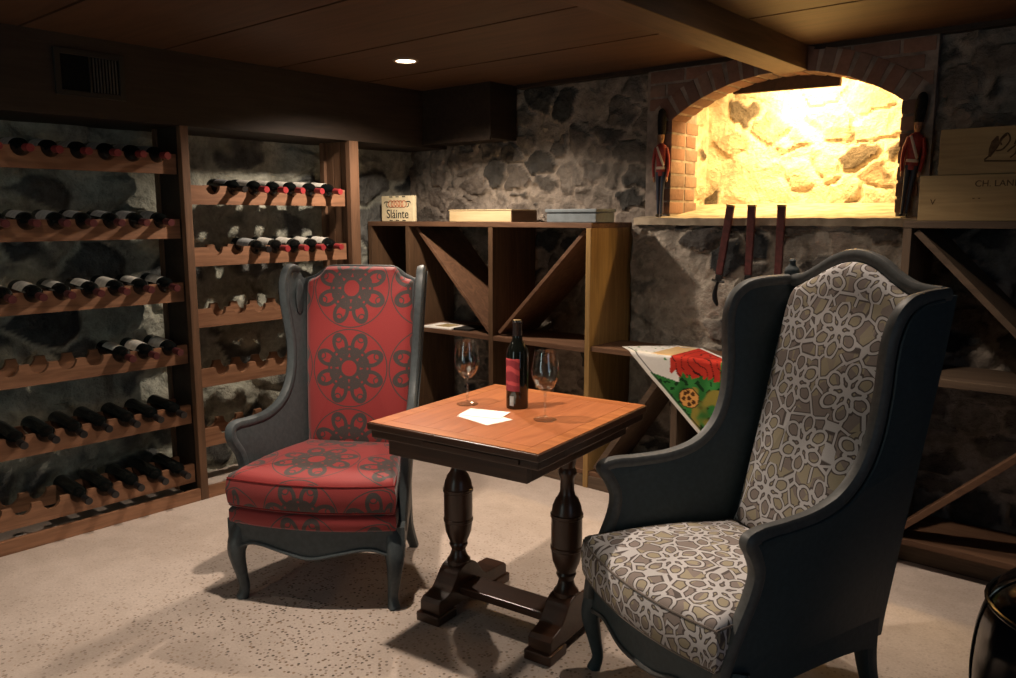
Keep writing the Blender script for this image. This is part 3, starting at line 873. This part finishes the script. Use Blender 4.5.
# ------------------------------------------------------------------ swords on the wall below the niche
def sword(xt, xb, zt, zb, label):
    t = thing('sword', label, 'sword', ((xt + xb) / 2, 3.655, zb), 0, 'swords hung below the niche')
    ang = math.atan2(xt - xb, zt - zb); L_ = math.hypot(xt - xb, zt - zb)
    R_ = Matrix.Translation((xb, 3.63, zb)) @ Matrix.Rotation(ang, 4, 'Y')
    bm = box(-.019, .019, -.009, .009, 0, L_, .004)
    for v_ in bm.verts:
        v_.co.x *= .85 + .15 * v_.co.z / L_
    bm.transform(R_); obj('scabbard', bm, 'swordred', t, False, world=True)
    bm = box(-.0195, .0195, -.0095, .0095, L_ - .008, L_ + .001, .001); bm.transform(R_); obj('scabbard_tip', bm, 'brass', t, False, world=True)
    bm = bmesh.new(); quadbox(bm, -.015, .015, -.007, .007, -.028, -.001, .002); tube([(-.032, 0, -.03), (0, 0, -.032), (.032, 0, -.03)], .006, 8, bm)
    bm.transform(R_); obj('guard', bm, 'swordblk', t, world=True)
    gp = spline([(0, 0, -.03, .010), (-.004, 0, -.06, .013), (-.006, 0, -.09, .017), (.0, 0, -.12, .019), (.012, 0, -.14, .014), (.018, 0, -.152, .006)], 4)
    bm = tube(gp, [p[3] for p in gp], 10, None, 2, .6); bm.transform(R_); obj('grip', bm, 'swordblk', t, world=True)
    bm = box(-.006, .006, .009, .055, L_ * .6, L_ * .6 + .012, .001); bm.transform(R_); obj('hanging_hook', bm, 'swordblk', t, False, world=True)
sword(-1.702, -1.748, 1.456, 1.124, 'leaning sword in a maroon scabbard, hilt down, leftmost of three below niche')
sword(-1.597, -1.601, 1.455, 1.129, 'middle sword of three below the niche, upright in a maroon scabbard')
sword(-1.455, -1.457, 1.454, 1.134, 'rightmost sword of three below niche, beside the dark chair back')

# ------------------------------------------------------------------ guardsman figures
def guardsman(loc, label, rz, ry, sc=1.):
    t = thing('guardsman_figure', label, 'figurine', loc, rz, 'guardsman figures flanking the niche', ry=ry)
    t.scale = (.72, .8, sc)
    for s_ in (-1, 1):
        p = spline([(s_ * .011, 0, .015, .009), (s_ * .013, 0, .08, .011), (s_ * .015, 0, .14, .0135), (s_ * .018, 0, .225, .018)], 4)
        obj('leg', tube(p, [q[3] for q in p], 10), 'navy', t)
        p = spline([(s_ * .011, .006, .012, .008), (s_ * .013, -.012, .008, .0085), (s_ * .018, -.034, .006, .005)], 4)
        obj('boot', tube(p, [q[3] for q in p], 8), 'swordblk', t)
    bm = bmesh.new(); prof = [(.03, .205), (.033, .23), (.03, .26), (.036, .30), (.042, .335), (.036, .355), (.016, .366), (.013, .375)]
    lathe([(r_, z) for r_, z in prof], 18, bm)
    for v_ in bm.verts: v_.co.y *= .62
    obj('coat', bm, 'coat', t)
    for s_ in (-1, 1):
        p = spline([(s_ * .034, 0, .345, .014), (s_ * .05, .004, .30, .0125), (s_ * .053, 0, .25, .011), (s_ * .046, -.008, .2, .009)], 4)
        ar = obj('arm', tube(p, [q[3] for q in p], 10), 'coat', t)
        bm = bmesh.new(); bmesh.ops.create_icosphere(bm, subdivisions=2, radius=.0105); bm.transform(Matrix.Translation((s_ * .045, -.009, .188)) @ Matrix.Diagonal((.8, 1, 1.4, 1)))
        obj('hand', bm, 'skin', ar)
    p = [(-.026, -.018, .35), (-.005, -.0265, .31), (.018, -.022, .265), (.024, -.018, .255)]
    obj('cross_belt', tube(spline(p, 5), .0075, 8, None, 2, .5, (0, 1, 0)), 'belt', t)
    bm = lathe([(.031, .238), (.0335, .24), (.0335, .25), (.0305, .252)], 18)
    for v_ in bm.verts: v_.co.y *= .64
    obj('waist_belt', bm, 'belt', t)
    bm = lathe([(0, .366), (.012, .368), (.0185, .385), (.021, .405), (.019, .425), (.01, .44), (0, .442)], 16)
    hd = obj('head', bm, 'skin', t)
    bm = bmesh.new(); tube([(0, -.019, .408), (0, -.027, .396), (0, -.02, .393)], [.002, .005, .003], 6, bm); obj('nose', bm, 'skin', hd)
    bm = lathe([(.018, .409), (.0255, .412), (.029, .44), (.031, .475), (.03, .505), (.024, .527), (.012, .537), (0, .54)], 18); obj('bearskin_hat', bm, 'fur', t)
    obj('chin_strap', tube([(-.02, -.006, .412), (-.012, -.018, .385), (0, -.021, .375), (.012, -.018, .385), (.02, -.006, .412)], .002, 6), 'brass', t)
    return t
guardsman((-2.118, 3.688, 1.401), 'guardsman figure in red coat and tall black hat, left of the lit niche', .35, 0)
guardsman((-.955, 3.688, 1.401), 'guardsman figure in red coat and tall black hat, right of the lit niche', .2, .085, .94)

# ------------------------------------------------------------------ table
HX, HY = .32, .355
tb = thing('pub_table', 'square dark oak table with orange-brown top on two turned baluster legs', 'table', (-1.668, 1.985, 0), math.radians(6.5))
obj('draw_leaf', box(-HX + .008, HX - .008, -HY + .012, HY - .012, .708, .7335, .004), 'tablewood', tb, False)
sl = obj('tabletop', box(-HX, HX, -HY, HY, .734, .758, .005), 'tablewood', tb, False)  # dark wood on the slab puts the shade of its sides into the colour
bm = bmesh.new(); q = .006; w = .055                # veneered field with crossbanded border
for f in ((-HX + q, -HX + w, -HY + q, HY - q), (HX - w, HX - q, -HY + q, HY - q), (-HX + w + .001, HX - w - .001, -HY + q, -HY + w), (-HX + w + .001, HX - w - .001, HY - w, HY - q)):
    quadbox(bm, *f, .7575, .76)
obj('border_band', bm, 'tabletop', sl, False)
bm = bmesh.new(); n = 4
for i in range(n):
    a_ = -HX + w + .001 + (2 * HX - 2 * w - .002) * i / n; b_ = a_ + (2 * HX - 2 * w - .002) / n
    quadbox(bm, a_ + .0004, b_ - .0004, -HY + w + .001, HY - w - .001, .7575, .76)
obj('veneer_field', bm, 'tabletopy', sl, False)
bm = bmesh.new(); ax, ay = HX - .06, HY - .035
for f in ((-ax, ax, -ay, -ay + .025), (-ax, ax, ay - .025, ay), (-ax, -ax + .025, -ay + .0255, ay - .0255), (ax - .025, ax, -ay + .0255, ay - .0255)):
    quadbox(bm, *f, .655, .7075, .002)
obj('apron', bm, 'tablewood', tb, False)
for y in (-.24, .2): obj('leaf_runner', box(-ax + .03, ax - .03, y, y + .03, .67, .7073, .002), 'tablewood', tb, False)
obj('leaf_handle', box(-.1, .25, -HY + .006, -HY + .0115, .717, .731, .001), 'tablewood', tb, False)
LEG = [(.042, .16), (.042, .175), (.034, .185), (.028, .2), (.025, .213), (.031, .226), (.034, .234), (.031, .242), (.037, .256), (.046, .28), (.0505, .31), (.051, .318), (.0535, .321), (.0535, .33), (.051, .333), (.0515, .38), (.051, .428), (.0545, .431), (.0545, .441), (.051, .444), (.047, .468), (.038, .49), (.028, .504), (.023, .52), (.023, .56), (.03, .575), (.03, .587), (.024, .597), (.03, .63), (.042, .675)]
LY = .04
for X0 in (-.262, .186):
    bm = lathe(LEG, 28); bm.transform(Matrix.Translation((X0, LY, 0))); obj('leg', bm, 'tableleg', tb, True, 35)
    obj('leg_block', box(X0 - .06, X0 + .06, LY - .18, LY + .18, .6755, .7073, .003), 'tablewood', tb, False)
    f0, f1 = -.138, .295; mid = LY
    hump = spline([(f0 + .025, .084), (mid - .13, .088), (mid - .10, .098), (mid - .075, .125), (mid - .045, .158), (mid, .17), (mid + .045, .158), (mid + .075, .125), (mid + .10, .098), (mid + .13, .088), (f1 - .025, .084)], 4)
    pr = [(f0 + .01, .035), (f0 + .01, .072)] + hump + [(f1 - .01, .072), (f1 - .01, .035)]
    bm = prism(pr, lambda y, z: (X0 + .043, y, z), lambda y, z: (X0 - .043, y, z), None, .004)
    ft = obj('foot', bm, 'tablewood', tb, False)
    for ya, yb in ((f0 - .005, f0 + .1), (f1 - .1, f1 + .005)): obj('foot_pad', box(X0 - .05, X0 + .05, ya, yb, 0, .0348, .006), 'tablewood', ft, False)
obj('stretcher', box(-.2185, .1425, LY - .055, LY + .055, .07, .098, .004), 'tablewood', tb, False)

# wine bottle, glasses and cards on the table
wbm = thing('wine_bottle', 'opened dark red wine bottle with crimson label standing on the table', 'bottle', (-1.708, 2.055, .7605), 0)
obj('glass_body', lathe(B_PROF, 36), 'bottle', wbm)
A0 = math.atan2(-2.05, 1.71) - .42
obj('label', arc_band(.0377, .062, .172, A0 - .95, A0 + .62), 'winelabel', wbm)
bm = arc_band(.0377, .012, .045, A0 - .3, A0 + .1, 8); obj('small_label', bm, 'labelgrey', wbm)
obj('foil_capsule', lathe([(.0155, .232), (.0161, .236), (.0154, .284), (.0168, .287), (.0168, .294), (.0155, .2955)], 18, None, False), 'capblack', wbm)
obj('cork_mouth', lathe([(.0, .2993), (.0135, .2993), (.0152, .2985), (.0152, .2958)], 16, None, False), 'brass', wbm)
def glass(loc, label):
    t = thing('wine_glass', label, 'wine glass', loc, 0, 'wine glasses on the table'); t.scale = (1.06, 1.06, 1.13)
    obj('foot', lathe([(0, 0), (.034, 0), (.0355, .0012), (.034, .0025), (.02, .005), (.008, .0085), (.0045, .012), (0, .012)], 40), 'glass', t)
    obj('stem', lathe([(.0042, .0122), (.0036, .03), (.0035, .065), (.005, .079), (0, .0795)], 16), 'glass', t)
    out = [(0, .080), (.007, .0805), (.017, .086), (.028, .097), (.0375, .115), (.0415, .133), (.041, .150), (.0375, .172), (.0325, .195)]
    inn = [(r_ - .0011, z + .0006) for r_, z in out[::-1] if r_ > .01] + [(.007, .0835), (0, .083)]
    obj('bowl', lathe(spline(out, 3) + spline(inn, 3), 44), 'glass', t)
    return t
glass((-1.868, 1.978, .7605), 'clear empty wine glass standing left of the wine bottle')
glass((-1.531, 1.981, .7605), 'clear empty wine glass standing right of the wine bottle')
def card(loc, rz, w, d_, label):
    bm = box(-w / 2, w / 2, -d_ / 2, d_ / 2, 0, .0012, 0); bm.transform(Matrix.Rotation(rz, 4, 'Z')); bm.transform(Matrix.Translation(loc))
    o = obj('note_card', bm, 'paper', None, False); tag(o, label, 'card', 'white cards on the table')
card((-1.692, 1.872, .7602), math.radians(-9), .155, .105, 'white paper card on the table, the lower of two overlapping')
card((-1.728, 1.912, .7616), math.radians(18), .145, .095, 'white paper card on the table, the upper of two overlapping')

# ------------------------------------------------------------------ armchairs
def chair(name, label, loc, th, P):
    t = thing(name, label, 'armchair', loc, th)
    pm, tm = P['paint'], P['trim']
    xs = lambda y, z: P['x0'] + P['xy'] * y + P['xz'] * z
    # side panels: arm and wing in one shaped board
    front = spline(P['front'], 5); back = P['back']
    poly = front + back
    for s_ in (-1, 1):
        bm = prism(poly, lambda y, z: (s_ * xs(y, z), y, z), lambda y, z: (s_ * (xs(y, z) + .028), y, z), None, .004)
        sp = obj('side_panel', bm, pm, t, True, 30)
        mid = [(s_ * (xs(y, z) + .014), y, z) for y, z in front]
        obj('arm_moulding', tube(mid, .0195, 10, None, 2.6, 1., (1, 0, 0)), tm, sp)
        inner = [(s_ * (xs(y, z) + .030), y + P['ins'] * .8, z - P['ins'] * .35) for y, z in front[len(front) // 3:-6]]
        obj('inlay_bead', tube(inner, .005, 6, None, 2, 1., (1, 0, 0)), pm, sp)
        if P.get('scroll'):
            q = P['scroll']; 
            bm = lathe([(0, 0), (.045, 0), (.05, .004), (.045, .008), (.03, .008), (0, .006)], 24)
            bm.transform(Matrix.Translation((s_ * (xs(*q) - .0005), q[0], q[1])) @ Matrix.Rotation(-s_ * PI / 2, 4, 'Y') @ Matrix.Diagonal((1.5, .8, 1, 1)))
            obj('carved_oval', bm, pm, sp)
    # back board behind the back cushion
    bp = lambda z: P['by0'] + (z - .3) * P['rec']
    crest = spline(P['crest'], 6)
    xb = lambda z: xs(bp(z), z)
    zt0 = P['crest'][0][1]
    sidepts = [.22, .5, .8, zt0 - .01]
    poly2 = [(-xb(z), z) for z in sidepts] + [(x, z) for x, z in crest] + [(xb(z), z) for z in sidepts[::-1]]
    bm = prism(poly2[::-1], lambda x, z: (x, bp(z), z), lambda x, z: (x, bp(z) + .03, z), None, .003)
    bk = obj('back_board', bm, pm, t, True, 30)
    cr = [(x, bp(z) - .006, z) for x, z in crest]
    obj('crest_rail', tube(cr, P['crestr'], 10, None, 2.8, .9, (0, 1, 0)), tm, t)
    # back cushion
    oc = rounded_poly(P['bcush'], 4)
    def bmap(x, z, h):
        return (x, bp(z) - .004 - h * (1 + P['wedge'] / .052 * max(0, 1 - (z - .42) / .7)), z)
    bm = cushion(oc, [(.0, 0), (.0, .02), (.004, .035), (.014, .046), (.03, .052)], bmap, 7, P['bdome'])
    obj('back_cushion', bm, P['fabric'], t, True, 60)
    # seat frame
    bow = lambda x: -P['bow'] * (1 - (x / P['fw']) ** 2)
    n = 28; fw = P['fw']; bm = bmesh.new(); V_ = []
    for i in range(n + 1):
        x = -fw + 2 * fw * i / n; u = abs(x) / fw
        zb = P['rail'][0] + P['apron'](u); zt_ = P['rail'][1]
        V_.append([bm.verts.new(p) for p in ((x, bow(x) + .015, zb), (x, bow(x) + .015, zt_), (x, bow(x) + .045, zt_), (x, bow(x) + .045, zb))])
    for A, B in zip(V_, V_[1:]):
        for k in range(4): bm.faces.new((A[k], B[k], B[(k + 1) % 4], A[(k + 1) % 4]))
    bm.faces.new(V_[0]); bm.faces.new(V_[-1][::-1]); bmesh.ops.recalc_face_normals(bm, faces=bm.faces)
    obj('front_apron', bm, pm, t, True, 40)
    apr = [(x, bow(x) + .012, P['rail'][0] + P['apron'](abs(x) / fw) + .004) for x in [-fw + 2 * fw * i / 40 for i in range(41)]]
    obj('apron_bead', tube(apr, .0065, 6), tm, t)
    D = P['depth']
    for s_ in (-1, 1):
        ysd = [.03 + (D - .03) * i / 16 for i in range(17)]; bm = bmesh.new(); V_ = []
        for y in ysd:
            u = (y - .03) / (D - .03); dip = P['rail'][0] - .02 + .03 * (abs(u - .5) * 2) ** 3 * -.9 + .022
            xx = s_ * (xs(y, .28) + .002)
            V_.append([bm.verts.new(p) for p in ((xx + s_ * .027, y, dip), (xx + s_ * .027, y, P['rail'][1]), (xx - s_ * .003, y, P['rail'][1]), (xx - s_ * .003, y, dip))])
        for A, B in zip(V_, V_[1:]):
            for k in range(4): bm.faces.new((A[k], B[k], B[(k + 1) % 4], A[(k + 1) % 4]))
        bm.faces.new(V_[0]); bm.faces.new(V_[-1]); bmesh.ops.recalc_face_normals(bm, faces=bm.faces)
        obj('side_rail', bm, pm, t, True, 40)
        xf = s_ * P['lf']
        lp = spline([(xf - s_ * .012, .055, P['rail'][1] - .01, .034), (xf + s_ * .006, .035, P['rail'][0] + .01, .036), (xf + s_ * .012, .02, P['rail'][0] - .045, .029),
                     (xf + s_ * .002, .032, .09, .020), (xf - s_ * .004, .038, .04, .0175), (xf + s_ * .004, .028, .0, .021)], 5)
        obj('leg', tube(lp, [q[3] for q in lp], 12, None, 3., 1.), pm, t)
        xr = s_ * P['lb']
        lp = spline([(xr, D - .02, P['rail'][1], .028), (xr, D - .01, .2, .027), (xr + s_ * .004, D + .008, .1, .0225), (xr + s_ * .022, D + .035, 0, .0185)], 5)
        obj('rear_leg', tube(lp, [q[3] for q in lp], 10, None, 3.5, 1.), pm, t)
    # upholstered deck and loose seat cushion
    def seat_outline(fx, y0, y1, inset):
        pts = []
        for i in range(15):
            x = -fx + 2 * fx * i / 14
            pts.append((x, y0 - P['bow'] * (1 - (x / fx) ** 2)))
        xe = min(xs(y1, .45) - inset, fx); 
        for i in range(1, 8): u = i / 8; pts.append((fx + (xe - fx) * u, y0 + (y1 - y0) * u))
        for i in range(9): pts.append((xe - 2 * xe * i / 8, y1))
        for i in range(7, 0, -1): u = i / 8; pts.append((-(fx + (xe - fx) * u), y0 + (y1 - y0) * u))
        return pts
    yend = bp(P['seatz']) - .055 - P['wedge']
    if P.get('deck'):
        bm = cushion(seat_outline(P['sf'], .005, yend, .012), [(0, 0), (-.006, .01), (-.006, P['deck'][1] - P['deck'][0] - .01), (.004, P['deck'][1] - P['deck'][0])], lambda x, y, h: (x, y, P['deck'][0] + h), 3)
        obj('seat_deck', bm, P['fabric'], t, True, 60)
    z0, z1 = P['seat']; H_ = z1 - z0
    pf = [(.03, 0), (.008, .006), (0, .02), (-.006, H_ * .5), (0, H_ - .028), (.008, H_ - .012), (.022, H_ - .003), (.04, H_)]
    bm = cushion(seat_outline(P['sf'] + .004, P.get('sy', -.005), yend, .012), pf, lambda x, y, h: (x, y, z0 + h + (.012 * math.sin(max(0, min(1, (y + .05) / .5)) * PI) if h > H_ * .6 else 0)), 8, P['sdome'])
    cs = obj('seat_cushion', bm, P['fabric'], t, True, 60)
    ol = seat_outline(P['sf'] + .004, P.get('sy', -.005), yend, .012)
    for zz, ins in ((z1 - .02, 0.002), (z0 + .012, .004)):
        O_ = [(x * (1 - ins / .3), y + (ins if y < .1 else -ins), zz) for x, y in ol]
        obj('piping', tube(O_ + [O_[0]], .0032, 6), P['pipe'], cs)
    return t

red_P = dict(paint='paint', trim='paint', fabric='redfabric', pipe='redplain', wedge=.03, x0=.290, xy=-.22, xz=.08, ins=.028,
    front=[(.10, .27), (.12, .36), (.135, .45), (.125, .52), (.10, .565), (.085, .595), (.09, .625), (.12, .635), (.19, .63), (.29, .632), (.38, .66), (.445, .715), (.483, .79), (.50, .88), (.495, .98), (.488, 1.06), (.495, 1.13), (.52, 1.176), (.555, 1.19), (.59, 1.18)],
    back=[(.61, 1.15), (.655, 1.13), (.645, 1.0), (.62, .75), (.59, .5), (.565, .3), (.555, .25)], scroll=(.565, 1.07),
    by0=.555, rec=.105, crest=[(-.25, 1.13), (-.218, 1.14), (-.18, 1.158), (-.145, 1.182), (-.10, 1.188), (.10, 1.188), (.145, 1.182), (.18, 1.158), (.218, 1.14), (.25, 1.13)], crestr=.014,
    bcush=[(-.215, .45), (-.1, .44), (.1, .44), (.215, .45), (.225, .7), (.231, .95), (.231, 1.10), (.225, 1.138), (.195, 1.15), (.172, 1.165), (.152, 1.188), (.13, 1.195), (0, 1.196), (-.13, 1.195), (-.152, 1.188), (-.172, 1.165), (-.195, 1.15), (-.225, 1.138), (-.231, 1.10), (-.231, .95), (-.225, .7)], bdome=.02,
    fw=.295, bow=.045, rail=(.225, .308), apron=lambda u: -.038 * math.exp(-(u / .26) ** 2) + .006 * math.cos(u * 9) - .014 * sstep(.75, 1, u),
    depth=.55, lf=.288, lb=.196, sf=.308, seatz=.5, deck=(.305, .362), seat=(.362, .492), sdome=.012)
chair('wing_armchair', 'red wing armchair with dark medallion fabric and grey painted frame, left of table', (-2.315, 1.635, 0), .56, red_P)

dark_P = dict(paint='paintdark', trim='trimlit', fabric='taupefabric', pipe='taupeplain', wedge=.12, x0=.258, xy=-.115, xz=.078, ins=.03,
    front=[(.0, .25), (.015, .33), (.05, .42), (.085, .50), (.095, .56), (.075, .61), (.055, .64), (.06, .652), (.10, .658), (.17, .657), (.28, .662), (.38, .69), (.45, .75), (.49, .84), (.503, .95), (.502, 1.04), (.508, 1.10), (.53, 1.15), (.57, 1.18), (.62, 1.192), (.68, 1.196), (.73, 1.198)],
    back=[(.765, 1.195), (.745, 1.0), (.71, .75), (.675, .5), (.65, .3), (.645, .23)],
    by0=.645, rec=.118, crest=[(-.272, 1.198), (-.255, 1.199), (-.215, 1.208), (-.165, 1.234), (-.11, 1.266), (-.055, 1.284), (.0, 1.283), (.06, 1.264), (.115, 1.23), (.17, 1.206), (.22, 1.198), (.262, 1.197)], crestr=.021,
    bcush=[(-.24, .42), (-.1, .41), (.1, .41), (.215, .42), (.236, .55), (.246, .8), (.252, 1.0), (.252, 1.12), (.22, 1.17), (.16, 1.19), (.1, 1.222), (.05, 1.25), (-.0, 1.266), (-.05, 1.266), (-.10, 1.25), (-.15, 1.222), (-.2, 1.196), (-.235, 1.175), (-.255, 1.12), (-.255, 1.0), (-.25, .8), (-.245, .55)], bdome=.018,
    sy=-.02, fw=.31, bow=.05, rail=(.225, .315), apron=lambda u: -.03 * math.exp(-(u / .25) ** 2) + .008 * math.cos(u * 11) - .02 * sstep(.75, 1, u),
    depth=.62, lf=.305, lb=.205, sf=.302, seatz=.46, deck=None, seat=(.315, .452), sdome=.016)
dk = chair('wing_armchair', 'tall slate-painted wing armchair in taupe lattice fabric, right of the table', (-1.045, 1.81, 0), -.417, dark_P)
bm = lathe([(.0, 0), (.022, 0), (.026, .01), (.022, .02), (.014, .024), (.022, .032), (.028, .045), (.024, .06), (.014, .07), (.011, .08), (.012, .088), (.008, .094), (0, .096)], 20)
bm.transform(Matrix.Translation((-.285, .75, 1.18)) @ Matrix.Scale(.9, 4)); obj('finial', bm, 'paint', dk)

# glossy black pouf at the right edge
pf = thing('leather_pouf', 'glossy black leather pouf with piped seams, at the right edge beside the dark chair', 'pouf', (-.06, 2.38, 0))
bm = bmesh.new(); prof = []
PR = spline([(.0, .02), (.2, .02), (.262, .035), (.285, .09), (.3, .22), (.295, .34), (.272, .425), (.23, .472), (.15, .505), (.0, .518)], 5)
n = 64; rings = []
for r_, z in PR[1:-1]:
    rings.append([bm.verts.new(((r_ - .006 * abs(math.cos(6 * PI * i / n * 1.0)) ** 24 + .004 * noise.noise((math.cos(2 * PI * i / n) * 3, math.sin(2 * PI * i / n) * 3, z * 8))) * math.cos(2 * PI * i / n), (r_ + .004 * noise.noise((i * .3, z * 9, 2))) * math.sin(2 * PI * i / n), z)) for i in range(n)])
for A, B in zip(rings, rings[1:]):
    for i in range(n): bm.faces.new((A[i], A[(i + 1) % n], B[(i + 1) % n], B[i]))
bm.faces.new(rings[0][::-1]); bm.faces.new(rings[-1]); bmesh.ops.recalc_face_normals(bm, faces=bm.faces)
obj('body', bm, 'leather', pf, True, 80)
bm = bmesh.new(); ring = [(.276 * math.cos(2 * PI * i / 48), .276 * math.sin(2 * PI * i / 48), .422) for i in range(49)]
obj('piping', tube(ring, .007, 8, bm), 'chromeline', pf)
for k in range(6):
    a_ = 2 * PI * k / 6 + .3; pr = [(r_ + .002, z) for r_, z in PR if r_ > .1 and z > .03]
    obj('seam', tube([(r_ * math.cos(a_), r_ * math.sin(a_), z) for r_, z in pr], .003, 6), 'chromeline', pf)
for k in range(3):
    a_ = 2 * PI * k / 3; bm = lathe([(.022, 0), (.026, .022)], 12); bm.transform(Matrix.Translation((.18 * math.cos(a_), .18 * math.sin(a_), 0))); obj('foot', bm, 'swordblk', pf)

# ------------------------------------------------------------------ lamps
def spot(loc, power, color=(1, .82, .66), size=2.75, blend=.55, rad=.03, rot=(0, 0, 0)):
    L_ = bpy.data.lights.new('downlight', 'SPOT'); L_.energy = power; L_.color = color; L_.spot_size = size; L_.spot_blend = blend; L_.shadow_soft_size = rad
    o = bpy.data.objects.new('downlight_beam', L_); COL.objects.link(o); o.location = loc; o.rotation_euler = rot; return o
def fixture(x, y, label):
    t = thing('recessed_light', label, 'ceiling light', (x, y, ZC), 0, 'recessed ceiling lights')
    obj('trim_ring', lathe([(.046, -.001), (.052, -.006), (.062, -.005), (.065, -.0005)], 32, None, False), 'ringwhite', t)
    obj('lens', lathe([(0, -.003), (.047, -.003), (.047, -.0008)], 32, None, False), 'lens', t); return t
fixture(-3.03, 2.79, 'small round recessed ceiling light glowing above the rack corner')
fixture(-1.98, 1.55, 'recessed round ceiling light above the front of the table')
fixture(-1.15, 2.70, 'recessed round ceiling light above the back of the dark chair')
fixture(-2.98, .55, 'recessed round ceiling light above the front end of the rack')
spot((-3.03, 2.79, ZC - .03), 108, size=2.6, blend=.55)
spot((-1.98, 1.55, ZC - .03), 130, size=1.7, blend=.5)
spot((-2.98, .55, ZC - .03), 8)
spot((-1.15, 2.70, ZC - .03), 60, size=2.0, blend=.9)

nl = bpy.data.lights.new('niche_lamp', 'AREA'); nl.energy = 62; nl.color = (1, .66, .27); nl.shape = 'RECTANGLE'; nl.size = .8; nl.size_y = .1
o = bpy.data.objects.new('niche_lamp_light', nl); COL.objects.link(o); o.location = (-1.42, 3.97, 2.14); o.rotation_euler = (math.radians(22), math.radians(-8), 0)

fl = bpy.data.lights.new('cool_fill', 'AREA'); fl.energy = 13; fl.color = (.8, 1, .95); fl.shape = 'RECTANGLE'; fl.size = 1.0; fl.size_y = 1.6  # cool fill light added behind the camera to lift the shade
o = bpy.data.objects.new('cool_fill', fl); COL.objects.link(o); o.location = (-1.9, YF + .03, 1.2); o.rotation_euler = (PI / 2, 0, .35)

fl2 = bpy.data.lights.new('blue_fill', 'AREA'); fl2.energy = 4.5; fl2.color = (.62, .78, 1); fl2.shape = 'RECTANGLE'; fl2.size = .8; fl2.size_y = 1.5  # bluish fill added at the right wall for chair side and pouf reflections
o = bpy.data.objects.new('blue_fill', fl2); COL.objects.link(o); o.location = (XR - .03, .6, 1.25); o.rotation_euler = (PI / 2, 0, PI / 2)

w = bpy.data.worlds.new('World'); S.world = w; w.use_nodes = True
w.node_tree.nodes['Background'].inputs[0].default_value = (.5, .55, .5, 1); w.node_tree.nodes['Background'].inputs[1].default_value = .02

# ------------------------------------------------------------------ camera
cam = bpy.data.cameras.new('camera'); co = bpy.data.objects.new('camera', cam); COL.objects.link(co); S.camera = co
cam.sensor_width = 36; cam.lens = 805 / 1016 * 36; cam.clip_start = .05
co.location = (0, 0, 1.40); co.rotation_euler = (PI / 2 - math.radians(8.62), 0, math.radians(40.4))
vs = S.view_settings; vs.view_transform = 'Standard'; vs.look = 'None'; vs.gamma = 1; vs.exposure = 0; vs.use_curve_mapping = False
